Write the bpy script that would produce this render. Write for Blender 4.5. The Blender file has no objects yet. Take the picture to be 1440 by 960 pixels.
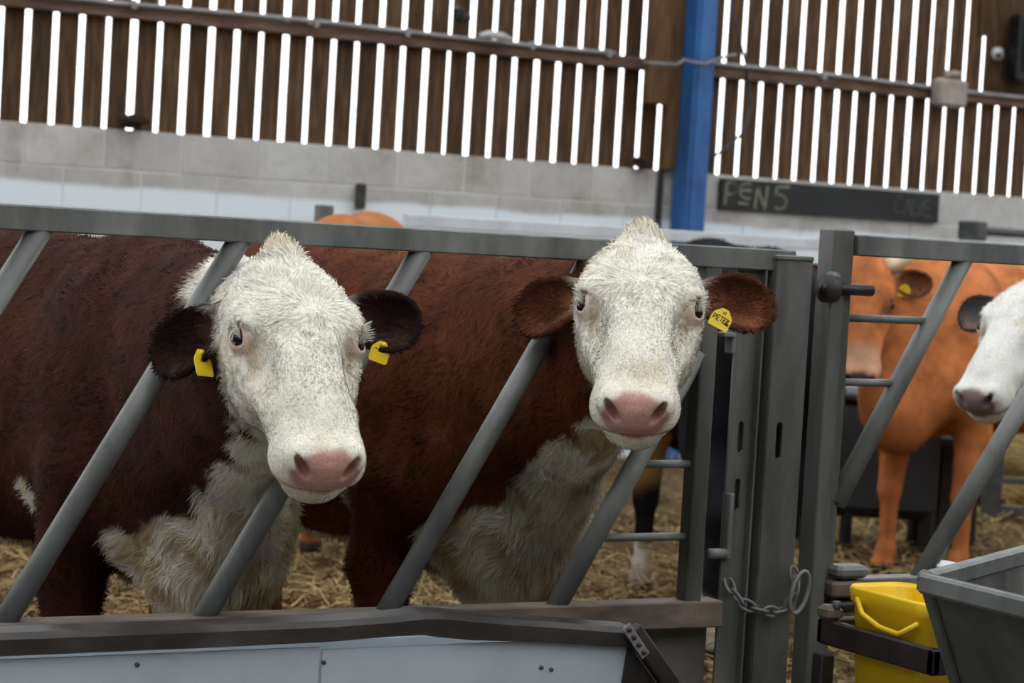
import bpy, bmesh, math, random
import numpy as np
from mathutils import Vector, Matrix

scene = bpy.context.scene
col = scene.collection
random.seed(7)
rng = np.random.default_rng(11)

# ------------------------------------------------------------------ camera
TH, RO, PT = math.radians(29.94), math.radians(3.354), math.radians(2.689)
FPX = 3370.0
CAM = np.array([-4.78 * math.sin(TH), -4.78 * math.cos(TH), 1.40])
fw = np.array([math.sin(TH) * math.cos(PT), math.cos(TH) * math.cos(PT), -math.sin(PT)])
r0 = np.array([math.cos(TH), -math.sin(TH), 0.0])
u0 = np.cross(r0, fw)
rt = r0 * math.cos(RO) + u0 * math.sin(RO)
up = -r0 * math.sin(RO) + u0 * math.cos(RO)
cam_d = bpy.data.cameras.new('camera')
cam_d.sensor_width = 36.0
cam_d.lens = 36.0 * FPX / 1440.0
cam_d.clip_start = 0.05
cam_d.dof.use_dof = True
cam_d.dof.focus_distance = 4.45
cam_d.dof.aperture_fstop = 7.1
cam = bpy.data.objects.new('camera', cam_d)
col.objects.link(cam)
M = Matrix(((rt[0], up[0], -fw[0], CAM[0]), (rt[1], up[1], -fw[1], CAM[1]), (rt[2], up[2], -fw[2], CAM[2]), (0, 0, 0, 1)))
cam.matrix_world = M
scene.camera = cam

# ------------------------------------------------------------------ sky and exposure
world = bpy.data.worlds.new('overcast_sky')
scene.world = world
world.use_nodes = True
bg = world.node_tree.nodes['Background']
bg.inputs['Color'].default_value = (0.93, 0.97, 1.0, 1)
bg.inputs['Strength'].default_value = 1.0
scene.view_settings.view_transform = 'Standard'
scene.view_settings.look = 'None'
scene.view_settings.gamma = 1.0
scene.view_settings.use_curve_mapping = False
scene.view_settings.exposure = 1.85
scene.cycles.use_denoising = True
scene.cycles.max_bounces = 6
scene.cycles.diffuse_bounces = 3


def at(px, py, Y=None, Z=None, D=None):
    """point of the place seen at a photo pixel, on the plane y=Y or z=Z, or at depth D"""
    d = fw * FPX + rt * (px - 720) + up * (480 - py)
    if D is not None: return CAM + d * (D / FPX)
    t = (Y - CAM[1]) / d[1] if Y is not None else (Z - CAM[2]) / d[2]
    return CAM + d * t


# ------------------------------------------------------------------ materials
def new_mat(name):
    m = bpy.data.materials.new(name)
    m.use_nodes = True
    nt = m.node_tree
    return m, nt, nt.nodes['Principled BSDF']


def noise(nt, scale, detail=4, rough=0.6, coords='Object', stretch=None):
    tc = nt.nodes.new('ShaderNodeTexCoord')
    n = nt.nodes.new('ShaderNodeTexNoise')
    n.inputs['Scale'].default_value = scale
    n.inputs['Detail'].default_value = detail
    n.inputs['Roughness'].default_value = rough
    src = tc.outputs['Object' if coords == 'World' else coords]
    if coords == 'World':
        g = nt.nodes.new('ShaderNodeNewGeometry')
        src = g.outputs['Position']
    if stretch:
        mp = nt.nodes.new('ShaderNodeMapping')
        mp.inputs['Scale'].default_value = stretch
        nt.links.new(src, mp.inputs['Vector'])
        src = mp.outputs['Vector']
    nt.links.new(src, n.inputs['Vector'])
    return n


def ramp(nt, src, stops):
    r = nt.nodes.new('ShaderNodeValToRGB')
    e = r.color_ramp.elements
    e[0].position, e[0].color = stops[0][0], (*stops[0][1], 1)
    e[1].position, e[1].color = stops[-1][0], (*stops[-1][1], 1)
    for p, c in stops[1:-1]:
        x = e.new(p)
        x.color = (*c, 1)
    nt.links.new(src, r.inputs['Fac'])
    return r


def mixc(nt, fac, a, b, mode='MIX'):
    m = nt.nodes.new('ShaderNodeMix')
    m.data_type = 'RGBA'
    m.blend_type = mode
    for sock, v in ((m.inputs[0], fac), (m.inputs[6], a), (m.inputs[7], b)):
        if hasattr(v, 'links') or hasattr(v, 'is_linked'):
            nt.links.new(v, sock)
        elif isinstance(v, tuple):
            sock.default_value = (*v, 1) if len(v) == 3 else v
        else:
            sock.default_value = v
    return m.outputs[2]


def bump(nt, bsdf, src, strength, dist=0.01):
    b = nt.nodes.new('ShaderNodeBump')
    b.inputs['Strength'].default_value = strength
    b.inputs['Distance'].default_value = dist
    nt.links.new(src, b.inputs['Height'])
    nt.links.new(b.outputs['Normal'], bsdf.inputs['Normal'])


def simple(name, stops, scale=8, rough=0.6, metal=0.0, bmp=0.2, stretch=None, detail=5, spec=0.5, coords='Object', rnd=0.0, bdist=0.004):
    m, nt, b = new_mat(name)
    n = noise(nt, scale, detail, 0.62, coords, stretch)
    r = ramp(nt, n.outputs['Fac'], stops)
    out = r.outputs['Color']
    if rnd:
        oi = nt.nodes.new('ShaderNodeObjectInfo')
        mr = nt.nodes.new('ShaderNodeMapRange')
        mr.inputs[3].default_value = 1 - rnd
        mr.inputs[4].default_value = 1 + rnd
        nt.links.new(oi.outputs['Random'], mr.inputs[0])
        hv = nt.nodes.new('ShaderNodeHueSaturation')
        nt.links.new(mr.outputs[0], hv.inputs['Value'])
        nt.links.new(out, hv.inputs['Color'])
        out = hv.outputs['Color']
    nt.links.new(out, b.inputs['Base Color'])
    b.inputs['Roughness'].default_value = rough
    b.inputs['Metallic'].default_value = metal
    b.inputs['Specular IOR Level'].default_value = spec
    if bmp:
        bump(nt, b, n.outputs['Fac'], bmp, bdist)
    return m


MT = {}
MT['galv'] = simple('galvanised_steel', [(0.3, (.07, .073, .068)), (0.5, (.13, .135, .127)), (0.7, (.20, .205, .195))], 9, 0.5, 0.1, 0.08, (1, 1, .35))
MT['galv_dark'] = simple('weathered_steel_tube', [(0.3, (.038, .039, .039)), (0.55, (.068, .070, .071)), (0.75, (.11, .112, .112))], 10, 0.42, 0.1, 0.06)
MT['galv_pale'] = simple('pale_galvanised', [(0.3, (.45, .48, .50)), (0.6, (.62, .66, .70)), (0.75, (.70, .72, .74))], 5, 0.5, 0.1, 0.05)
MT['galv_post'] = simple('galvanised_post_steel', [(0.3, (.022, .022, .018)), (0.45, (.062, .064, .056)), (0.58, (.105, .107, .098)), (0.74, (.17, .17, .15))], 6, 0.5, 0.1, 0.1, (1, 1, .25), 8)
MT['rust'] = simple('rusty_ledge_steel', [(0.3, (.05, .035, .028)), (0.5, (.12, .09, .07)), (0.7, (.21, .165, .13))], 14, 0.75, 0.1, 0.3, (.4, 1, 1))
MT['cap'] = simple('worn_brown_capping', [(0.3, (.012, .009, .008)), (0.5, (.032, .026, .023)), (0.72, (.085, .072, .064))], 9, 0.45, 0.2, 0.15, (.5, 1, 1))
MT['holder'] = simple('dark_brown_painted_steel', [(0.3, (.012, .008, .008)), (0.6, (.035, .024, .022)), (0.8, (.06, .045, .04))], 14, 0.5, 0.1, 0.1)
MT['black'] = simple('black_steel', [(0.3, (.004, .004, .004)), (0.7, (.016, .016, .017))], 12, 0.4, 0.2, 0.1)
MT['blackbox'] = simple('dark_plastic_tank', [(0.3, (.012, .013, .015)), (0.7, (.035, .037, .042))], 4, 0.6, 0.0, 0.1)
MT['board'] = simple('weathered_brown_board', [(0.22, (.018, .010, .005)), (0.45, (.062, .034, .017)), (0.75, (.145, .085, .045))], 5, 0.85, 0, 0.3, (6, 6, .7), 7, 0.2, 'World', 0.22)
MT['timber'] = simple('rough_timber_rail', [(0.25, (.05, .03, .022)), (0.5, (.12, .075, .055)), (0.75, (.20, .14, .11))], 5, 0.85, 0, 0.3, (.8, 6, 6), 7, 0.2)
MT['timber_post'] = simple('brown_timber_post', [(0.25, (.04, .022, .01)), (0.5, (.10, .056, .025)), (0.75, (.16, .09, .042))], 5, 0.85, 0, 0.3, (6, 6, .8), 7, 0.2)
MT['conduit'] = simple('grey_conduit', [(0.3, (.16, .15, .15)), (0.7, (.33, .31, .31))], 6, 0.5, 0.1, 0.05)
MT['blue'] = simple('blue_painted_steel', [(0.25, (.01, .045, .13)), (0.5, (.018, .10, .30)), (0.78, (.035, .15, .40))], 7, 0.5, 0.0, 0.1, (1, 1, .4))
MT['slate'] = simple('chalkboard_black', [(0.3, (.006, .0065, .007)), (0.7, (.016, .017, .018))], 3, 0.75, 0, 0.05)
MT['chalk'] = simple('yellow_chalk', [(0.25, (.13, .13, .095)), (0.6, (.20, .20, .15))], 60, 0.9, 0, 0)
MT['chalk_faint'] = simple('smudged_chalk', [(0.3, (.03, .033, .036)), (0.7, (.095, .10, .105))], 30, 0.9, 0, 0)
MT['panel'] = simple('white_trough_sheet', [(0.25, (.32, .36, .40)), (0.5, (.40, .45, .50)), (0.8, (.45, .50, .55))], 3, 0.45, 0, 0.03)
MT['yellow'] = simple('yellow_plastic', [(0.22, (.45, .15, .012)), (0.36, (.80, .50, .012)), (0.8, (.90, .62, .012))], 6, 0.4, 0, 0.05)
MT['tag'] = simple('yellow_ear_tag', [(0.3, (.72, .50, .01)), (0.7, (.90, .66, .015))], 20, 0.45, 0, 0)
MT['ink'] = simple('black_marker_ink', [(0.3, (.01, .01, .008)), (0.7, (.02, .02, .015))], 20, 0.6, 0, 0)
MT['cable'] = simple('grey_cable', [(0.3, (.11, .11, .12)), (0.7, (.22, .22, .23))], 10, 0.5, 0, 0)
MT['cable_dark'] = simple('dark_blue_cable', [(0.3, (.012, .016, .03)), (0.7, (.03, .045, .08))], 10, 0.5, 0, 0)
MT['boxgrey'] = simple('dusty_junction_box', [(0.3, (.20, .165, .14)), (0.7, (.36, .31, .27))], 8, 0.7, 0, 0.1)
MT['whitecap'] = simple('white_plastic', [(0.3, (.35, .34, .33)), (0.7, (.55, .54, .53))], 8, 0.5, 0, 0)
MT['nest'] = simple('mud_nest', [(0.3, (.012, .007, .004)), (0.7, (.05, .03, .018))], 30, 0.95, 0, 0.8, None, 6, 0.2, 'Object', 0, 0.02)
MT['bale'] = simple('straw_bale_strands', [(0.3, (.10, .065, .025)), (0.5, (.32, .22, .09)), (0.75, (.55, .42, .2))], 18, 0.9, 0, 0.6, (1, 1, 4), 8, 0.2, 'Object', 0, 0.02)
MT['roof'] = simple('roof_sheet_grey', [(0.3, (.10, .10, .095)), (0.7, (.17, .17, .16))], 2, 0.8, 0, 0)
MT['concrete'] = simple('passage_concrete', [(0.3, (.10, .09, .075)), (0.7, (.19, .175, .15))], 3, 0.9, 0, 0.2, None, 6)
MT['eye'] = simple('dark_wet_eye', [(0.3, (.006, .004, .004)), (0.7, (.018, .011, .009))], 20, 0.12, 0, 0, None, 2, 0.35)
MT['horn'] = simple('pale_horn', [(0.3, (.55, .42, .26)), (0.7, (.75, .64, .46))], 14, 0.4, 0, 0)
MT['hoof'] = simple('dark_hoof', [(0.3, (.03, .025, .02)), (0.7, (.09, .075, .06))], 20, 0.5, 0, 0.1)


def make_block_mat():
    m, nt, b = new_mat('painted_blockwork')
    g = nt.nodes.new('ShaderNodeNewGeometry')
    sx = nt.nodes.new('ShaderNodeSeparateXYZ')
    nt.links.new(g.outputs['Position'], sx.inputs[0])
    n1 = noise(nt, 1.6, 6, 0.65, 'World')
    n2 = noise(nt, 14, 5, 0.7, 'World')
    grey = ramp(nt, n1.outputs['Fac'], [(0.26, (.30, .27, .235)), (0.42, (.43, .415, .39)), (0.6, (.50, .49, .475)), (0.8, (.56, .555, .545))]).outputs['Color']
    n4 = noise(nt, 3.2, 5, 0.6, 'World', (1, 1, .45))
    drip = nt.nodes.new('ShaderNodeMapRange')
    drip.inputs[1].default_value, drip.inputs[2].default_value = .60, .86
    nt.links.new(n4.outputs['Fac'], drip.inputs[0])
    grey = mixc(nt, drip.outputs[0], grey, (.23, .17, .115))
    fine = ramp(nt, n2.outputs['Fac'], [(0.25, (.78, .77, .75)), (0.55, (1, 1, 1))]).outputs['Color']
    grey = mixc(nt, 0.8, grey, fine, 'MULTIPLY')
    oi = nt.nodes.new('ShaderNodeObjectInfo')
    hv = nt.nodes.new('ShaderNodeHueSaturation')
    mr = nt.nodes.new('ShaderNodeMapRange')
    mr.inputs[3].default_value, mr.inputs[4].default_value = .9, 1.08
    nt.links.new(oi.outputs['Random'], mr.inputs[0])
    nt.links.new(mr.outputs[0], hv.inputs['Value'])
    nt.links.new(grey, hv.inputs['Color'])
    # whitewash on the lower courses, with an uneven brushed edge
    n3 = noise(nt, 2.2, 5, 0.6, 'World', (1, 1, .5))
    ad = nt.nodes.new('ShaderNodeMath')
    ad.operation = 'MULTIPLY_ADD'
    ad.inputs[1].default_value = 0.07
    nt.links.new(n3.outputs['Fac'], ad.inputs[0])
    nt.links.new(sx.outputs['Z'], ad.inputs[2])
    w = nt.nodes.new('ShaderNodeMapRange')
    w.inputs[1].default_value, w.inputs[2].default_value = 1.525, 1.555
    w.inputs[3].default_value, w.inputs[4].default_value = 1, 0
    nt.links.new(ad.outputs[0], w.inputs[0])
    out = mixc(nt, w.outputs[0], hv.outputs['Color'], (.70, .76, .81))
    nt.links.new(out, b.inputs['Base Color'])
    b.inputs['Roughness'].default_value = 0.85
    b.inputs['Specular IOR Level'].default_value = 0.2
    bump(nt, b, n2.outputs['Fac'], 0.3, 0.006)
    return m


MT['block'] = make_block_mat()
MT['mortar'] = simple('pale_mortar', [(0.3, (.56, .55, .53)), (0.7, (.66, .65, .63))], 20, 0.9, 0, 0.1)


def make_ground_mat():
    m, nt, b = new_mat('straw_bedding')
    n1 = noise(nt, 1.3, 6, 0.6, 'World')
    n2 = noise(nt, 26, 8, 0.75, 'World')
    base = ramp(nt, n2.outputs['Fac'], [(0.3, (.025, .014, .007)), (0.45, (.09, .055, .025)), (0.6, (.22, .155, .07)), (0.8, (.40, .30, .16))]).outputs['Color']
    muck = ramp(nt, n1.outputs['Fac'], [(0.35, (.28, .22, .17)), (0.62, (1, 1, 1))]).outputs['Color']
    nt.links.new(mixc(nt, 0.85, base, muck, 'MULTIPLY'), b.inputs['Base Color'])
    b.inputs['Roughness'].default_value = 0.95
    b.inputs['Specular IOR Level'].default_value = 0.1
    bump(nt, b, n2.outputs['Fac'], 0.8, 0.02)
    return m


MT['ground'] = make_ground_mat()


def make_attr_mat(name, rough=0.85, fine=220, spec=0.06, amount=0.25, sheen=0.0):
    m, nt, b = new_mat(name)
    a = nt.nodes.new('ShaderNodeAttribute')
    a.attribute_name = 'Col'
    n = noise(nt, fine, 3, 0.6)
    v = ramp(nt, n.outputs['Fac'], [(0.3, (1 - amount,) * 3), (0.7, (1 + amount * .4,) * 3)]).outputs['Color']
    nt.links.new(mixc(nt, 1.0, a.outputs['Color'], v, 'MULTIPLY'), b.inputs['Base Color'])
    mr = nt.nodes.new('ShaderNodeMapRange')      # alpha of the attribute marks wet skin
    mr.inputs[3].default_value, mr.inputs[4].default_value = rough, 0.33
    nt.links.new(a.outputs['Alpha'], mr.inputs[0])
    nt.links.new(mr.outputs[0], b.inputs['Roughness'])
    b.inputs['Specular IOR Level'].default_value = spec
    bump(nt, b, n.outputs['Fac'], 0.25, 0.002)
    return m


MT['hide'] = make_attr_mat('cattle_hide')
MT['coat'] = make_attr_mat('cattle_coat_hair', 0.75, 400, 0.07, 0.1)
MT['strawmat'] = make_attr_mat('loose_straw_stalks', 0.7, 60, 0.2, 0.2)


# ------------------------------------------------------------------ geometry helpers
def tag(o, label=None, cat=None, group=None, kind=None):
    if label: o['label'] = label
    if cat: o['category'] = cat
    if group: o['group'] = group
    if kind: o['kind'] = kind
    return o


def empty(name, loc=(0, 0, 0), label=None, cat=None, group=None):
    o = bpy.data.objects.new(name, None)
    o.empty_display_size = 0.1
    o.location = loc
    col.objects.link(o)
    return tag(o, label, cat, group)


class MB:
    def __init__(self):
        self.v, self.f = [], []

    def add(self, vs, fs):
        n = len(self.v)
        self.v += [tuple(map(float, p)) for p in vs]
        self.f += [tuple(i + n for i in f) for f in fs]
        return self

    def box(self, c, s, R=None, ch=0.0):
        """box of centre c and full size s; ch chamfers the edges"""
        c = np.array(c, float); h = np.array(s, float) / 2
        R = np.eye(3) if R is None else np.array(R, float)
        if ch <= 0:
            vs = [c + R @ (h * np.array(k)) for k in ((-1, -1, -1), (1, -1, -1), (1, 1, -1), (-1, 1, -1), (-1, -1, 1), (1, -1, 1), (1, 1, 1), (-1, 1, 1))]
            return self.add(vs, [(0, 3, 2, 1), (4, 5, 6, 7), (0, 1, 5, 4), (1, 2, 6, 5), (2, 3, 7, 6), (3, 0, 4, 7)])
        ch = min(ch, h.min() * .9)
        rings = []
        vs = []
        # two octagon profiles per end, chamfered
        for zz, ins in ((-h[2], ch), (-h[2] + ch, 0), (h[2] - ch, 0), (h[2], ch)):
            a, b_ = h[0] - ins, h[1] - ins
            k = ch
            ring = [(a - k, -b_), (a, -b_ + k), (a, b_ - k), (a - k, b_), (-a + k, b_), (-a, b_ - k), (-a, -b_ + k), (-a + k, -b_)]
            rings.append([len(vs) + i for i in range(8)])
            vs += [c + R @ np.array((x, y, zz)) for x, y in ring]
        fs = [tuple(reversed(rings[0])), tuple(rings[3])]
        for q in range(3):
            for i in range(8):
                j = (i + 1) % 8
                fs.append((rings[q][i], rings[q][j], rings[q + 1][j], rings[q + 1][i]))
        return self.add(vs, fs)

    def tube(self, pts, r, n=14, caps=True, closed=False):
        pts = [np.array(p, float) for p in pts]
        m = len(pts)
        rs = r if hasattr(r, '__len__') else [r] * m
        vs = []
        prev = None
        for i in range(m):
            if closed:
                d = pts[(i + 1) % m] - pts[i - 1]
            else:
                d = pts[min(i + 1, m - 1)] - pts[max(i - 1, 0)]
            d = d / (np.linalg.norm(d) + 1e-9)
            if prev is None:
                a = np.array((0, 0, 1.0)) if abs(d[2]) < .9 else np.array((1.0, 0, 0))
            else:
                a = prev
            s = a - d * (a @ d)
            s /= np.linalg.norm(s)
            prev = s
            t = np.cross(d, s)
            vs += [pts[i] + rs[i] * (math.cos(2 * math.pi * k / n) * s + math.sin(2 * math.pi * k / n) * t) for k in range(n)]
        fs = []
        for i in range(m if closed else m - 1):
            i2 = (i + 1) % m
            for k in range(n):
                k2 = (k + 1) % n
                fs.append((i * n + k, i * n + k2, i2 * n + k2, i2 * n + k))
        if caps and not closed:
            fs += [tuple(reversed(range(n))), tuple(range((m - 1) * n, m * n))]
        return self.add(vs, fs)

    def beam(self, a, b, w, h, upv=(0, 0, 1), ch=0.003):
        """box-section bar from a to b; h along upv, w across"""
        a = np.array(a, float); b = np.array(b, float)
        d = b - a; L = np.linalg.norm(d); d /= L
        u = np.array(upv, float); u = u - d * (u @ d); u /= np.linalg.norm(u)
        s = np.cross(d, u)
        return self.box((a + b) / 2, (w, h, L), np.stack([s, u, d], 1), ch)

    def build(self, name, mat, parent=None, smooth=False):
        me = bpy.data.meshes.new(name)
        me.from_pydata(self.v, [], self.f)
        me.validate()
        bm_ = bmesh.new(); bm_.from_mesh(me)
        bmesh.ops.recalc_face_normals(bm_, faces=bm_.faces)
        bm_.to_mesh(me); bm_.free()
        me.materials.append(MT[mat])
        o = bpy.data.objects.new(name, me)
        col.objects.link(o)
        if parent is not None:
            o.parent = parent
            o.matrix_parent_inverse = Matrix.Identity(4)
            o.location = -Vector(parent.location)
        if smooth:
            me.polygons.foreach_set('use_smooth', [True] * len(me.polygons))
        return o


def share(src, name, loc, parent, rotz=0.0):
    o = src.copy()
    o.name = name
    col.objects.link(o)
    o.parent = parent
    o.location = loc
    o.rotation_euler = (0, 0, rotz)
    return o


def plate_curve(name, outer, holes, thick, mat, matrix, parent):
    """flat plate with holes (2-D filled curve turned into a mesh)"""
    cu = bpy.data.curves.new(name, 'CURVE')
    cu.dimensions = '2D'; cu.fill_mode = 'BOTH'; cu.extrude = thick / 2
    for poly in [outer] + holes:
        sp = cu.splines.new('POLY')
        sp.points.add(len(poly) - 1)
        for p, q in zip(sp.points, poly):
            p.co = (q[0], q[1], 0, 1)
        sp.use_cyclic_u = True
    tmp = bpy.data.objects.new(name + '_tmp', cu)
    col.objects.link(tmp)
    dg = bpy.context.evaluated_depsgraph_get()
    me = bpy.data.meshes.new_from_object(tmp.evaluated_get(dg))
    bpy.data.objects.remove(tmp); bpy.data.curves.remove(cu)
    me.name = name
    me.materials.clear(); me.materials.append(MT[mat])
    me.transform(matrix)
    o = bpy.data.objects.new(name, me)
    col.objects.link(o)
    o.parent = parent
    o.location = -Vector(parent.location)
    return o


def slot(cx, cy, w, h, n=6):
    r = w / 2
    pts = [(cx + r * math.cos(a), cy + h / 2 - r + r * math.sin(a)) for a in np.linspace(0, math.pi, n)]
    pts += [(cx + r * math.cos(a), cy - h / 2 + r + r * math.sin(a)) for a in np.linspace(math.pi, 2 * math.pi, n)]
    return pts
ROOF_OPEN = ()
# ------------------------------------------------------------------ ground
def vnoise(p, seed=0):
    """value noise, p (n,3) -> 0..1"""
    p = np.asarray(p, np.float64)
    i = np.floor(p).astype(np.int64)
    f = p - i
    f = f * f * (3 - 2 * f)
    out = np.zeros(len(p))
    for dx in (0, 1):
        for dy in (0, 1):
            for dz in (0, 1):
                h = ((i[:, 0] + dx) * 374761393 + (i[:, 1] + dy) * 668265263 + (i[:, 2] + dz) * 2147483647 + seed * 974711) & 0xFFFFFFFF
                h = ((h ^ (h >> 13)) * 1274126177) & 0xFFFFFFFF
                h = (h ^ (h >> 16)) & 0xFFFF
                w = (f[:, 0] if dx else 1 - f[:, 0]) * (f[:, 1] if dy else 1 - f[:, 1]) * (f[:, 2] if dz else 1 - f[:, 2])
                out += w * h / 65535.0
    return out


def fbm(p, seed=0, octaves=3):
    s = 0; a = 0.5; t = 0
    p = np.asarray(p, np.float64)
    for k in range(octaves):
        s = s + a * vnoise(p * 2 ** k + 17.3 * k, seed + k); t += a; a *= .5
    return s / t


def mesh_np(name, v, faces, mat, parent=None, smooth=True, colr=None):
    """mesh from numpy verts (n,3) and faces (m,k)"""
    me = bpy.data.meshes.new(name)
    m, k = faces.shape
    me.vertices.add(len(v)); me.vertices.foreach_set('co', np.ascontiguousarray(v, np.float32).ravel())
    me.loops.add(m * k); me.loops.foreach_set('vertex_index', np.ascontiguousarray(faces, np.int32).ravel())
    me.polygons.add(m)
    me.polygons.foreach_set('loop_start', np.arange(0, m * k, k, dtype=np.int32))
    me.polygons.foreach_set('use_smooth', np.full(m, smooth))
    me.update(calc_edges=True)
    if colr is not None:
        a = me.color_attributes.new('Col', 'FLOAT_COLOR', 'POINT')
        a.data.foreach_set('color', np.ascontiguousarray(colr, np.float32).ravel())
    me.materials.append(MT[mat])
    o = bpy.data.objects.new(name, me)
    col.objects.link(o)
    if parent is not None:
        o.parent = parent
    return o


def ground_h(x, y):
    p = np.stack([np.ravel(x), np.ravel(y), np.zeros(np.size(x))], 1)
    h = (fbm(p * 1.1, 3, 3) - .5) * .10 + (fbm(p * 6, 5, 3) - .5) * .05
    return h.reshape(np.shape(x))


gx, gy = np.meshgrid(np.arange(-3.5, 13.01, .07), np.arange(0.02, 8.60, .07), indexing='ij')
gz = ground_h(gx, gy) - 0.02
nx_, ny_ = gx.shape
idx = np.arange(nx_ * ny_).reshape(nx_, ny_)
fc = np.stack([idx[:-1, :-1], idx[1:, :-1], idx[1:, 1:], idx[:-1, 1:]], -1).reshape(-1, 4)
tag(mesh_np('floor', np.stack([gx, gy, gz], -1).reshape(-1, 3), fc, 'ground'), kind='structure')
m = MB(); m.box((4, -6, -0.20), (40, 12, 0.1)); tag(m.build('floor_passage', 'concrete'), kind='structure')
m = MB(); m.box((4, 24, -0.2), (80, 30.8, 0.1)); tag(m.build('ground_outside', 'concrete'), kind='structure')
m = MB(); m.box((2.0, 0.03, 0.05), (14, 0.10, 0.55), None, .01); tag(m.build('kerb_wall', 'concrete'), kind='structure')

# ------------------------------------------------------------------ back wall: blockwork below, spaced boards above
WY = 8.51
m = MB(); m.box((4.0, WY + .0745, 0.905), (15.6, 0.139, 1.83)); wall = tag(m.build('wall_back', 'mortar'), kind='structure')
BH = 1.825 / 8
bm0 = MB().box((0, 0, 0), (.447, .14, BH - .008), None, .003).build('block', 'block', wall)
bm0.location = (0, 0, -50)
first = True
for c in range(8):
    zc = 1.825 - BH * (c + .5)
    off = 1.781 if c % 2 == 0 else 2.007
    for k in range(-14, 24):
        x = off + .455 * (k + .5)
        if not (-3.6 < x < 11.6): continue
        loc = (x, WY + .07 + random.uniform(-.002, .002), zc)
        if first:
            bm0.location = loc; first = False
        else:
            share(bm0, 'block', loc, wall)

wb = empty('wall_boarding', (5.2, 8.58, 1.8)); wb['kind'] = 'structure'
bw = .1529
widths = [.110, .115, .119, .113]
protos = []
for w_ in widths:
    b_ = MB().box((0, 0, 1.2), (w_, .022, 2.5), None, .003).build('board', 'board', wb)
    protos.append([b_, True])
for k in range(-35, 63):
    x = 1.791 + bw * (k + .5)
    pr_ = protos[random.randrange(4)]
    loc = Vector((x + random.uniform(-.004, .004), 8.58 + random.uniform(-.004, .004), 1.79)) - Vector(wb.location)
    if pr_[1]:
        pr_[0].location = loc; pr_[1] = False
    else:
        share(pr_[0], 'board', loc, wb)
# solid boarding at the far end, above the rail
m = MB()
xa = at(1389, 60, Y=8.55)[0]
for i in range(6):
    MB().box((xa + .22 + i * .445, 8.555, 3.3), (.44, .02, 1.62), None, .003).build('wide_board', 'board', wb)
xs_ = at(1385, 55, Y=8.55)
MB().box((xs_[0] + .0, 8.556, xs_[2] + .62), (.10, .018, 1.2), None, .003).build('wide_board', 'board', wb)

# horizontal timber rail with conduit
t = empty('wall_rail', (4.0, 8.5, 2.45), 'long rough timber rail fixed across the spaced wall boards', 'rail')
MB().box((4.0, 8.53, 2.472), (15.4, .07, .075), None, .006).build('timber', 'timber', t)
MB().tube([(-3.6, 8.475, 2.516)] + [(x, 8.475, 2.516 + .006 * math.sin(x * 2.3)) for x in np.arange(0, 5.75, .25)], .014, 8).build('conduit', 'conduit', t, True)
MB().tube([(x, 8.475, 2.511 + .010 * math.sin(x * 1.9 + 1)) for x in np.arange(6.15, 11.2, .25)], .014, 8).build('conduit', 'conduit', t, True)
for x in (2.35, 3.46, 4.05, 4.9, 5.45, 7.1):
    MB().box((x, 8.475, 2.51), (.03, .04, .05), None, .004).build('clip', 'conduit', t)

# blue stanchion: I-section, seen on its flange
s = empty('steel_stanchion', (6.05, 8.33, 0), 'blue painted steel stanchion standing against the block wall', 'column')
MB().box((6.058, 8.30, 2.2), (.115, .014, 4.4), None, .003).build('flange', 'blue', s)
MB().box((6.05, 8.47, 2.2), (.10, .014, 4.4), None, .003).build('flange', 'blue', s)
MB().box((6.02, 8.385, 2.2), (.09, .16, 4.4)).build('web', 'blue', s)
# board added in place of the shaded strip beside the stanchion
s2 = tag(MB().box((5.925, 8.46, 2.85), (.10, .05, 2.05), None, .004).build('shade_board', 'timber_post'), 'narrow upright board added for the shaded strip beside the blue stanchion', 'board')
tag(MB().box((5.78, 8.43, 3.2), (.155, .06, 1.95), None, .006).build('timber_upright', 'timber_post'), 'brown timber upright hanging over the wall rail beside the blue stanchion', 'post')
# gap between the two runs of blockwork
tag(MB().box((5.90, 8.50, 1.0), (.045, .02, 1.64), None, .004).build('joint_strip', 'cap'), 'dark vertical joint strip in the block wall beside the blue stanchion', 'strip')

# cables
tag(MB().tube([at(px, py, Y=8.284) for px, py in ((905, 88), (930, 90), (952, 91), (962, 84), (975, 88), (992, 90), (1008, 84), (1022, 79), (1035, 77))], .010, 8).build('cable', 'cable', None, True), 'pale grey cable looped across the face of the blue stanchion', 'cable')
tag(MB().tube([at(px, py, Y=8.488) for px, py in ((1028, 0), (1032, 25), (1040, 55), (1048, 85), (1053, 115), (1056, 145), (1052, 170), (1043, 188), (1028, 203), (1012, 214), (997, 227))], .009, 8).build('cable', 'cable_dark', None, True), 'dark blue cable hanging down the boards in a long curve to the stanchion', 'cable')
# junction box, knob, dark switch box
t = empty('junction_box', at(1335, 131, Y=8.40), 'dusty grey electrical box on the wall rail', 'electrical box')
c_ = at(1335, 131, Y=8.42)
MB().box(c_, (.255, .10, .19), None, .02).build('body', 'boxgrey', t)
MB().tube([c_ + (-.05, -.02, .09), c_ + (-.05, -.02, .13), c_ + (.06, -.02, .13)], .022, 8).build('gland', 'boxgrey', t, True)
c_ = at(1402, 76, Y=8.53)
t = empty('insulator', c_, 'small white round insulator on the wide dark boards', 'insulator')
MB().tube([c_ + (0, .02, 0), c_ + (0, -.02, 0)], .045, 18).build('disc', 'whitecap', t, True)
MB().tube([c_ + (-.012, -.02, -.012), c_ + (-.012, -.035, -.012)], .018, 12).build('pin', 'cap', t, True)
c_ = at(1434, 68, Y=8.45)
t = empty('switch_box', c_, 'tall black switch box on the wide dark boards', 'electrical box')
MB().box(c_ + (.06, 0, 0), (.24, .14, .46), None, .02).build('body', 'black', t)
MB().box(c_ + (.06, -.08, .02), (.18, .02, .36), None, .008).build('cover', 'black', t)
c_ = at(645, 20, Y=8.5)
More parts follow.
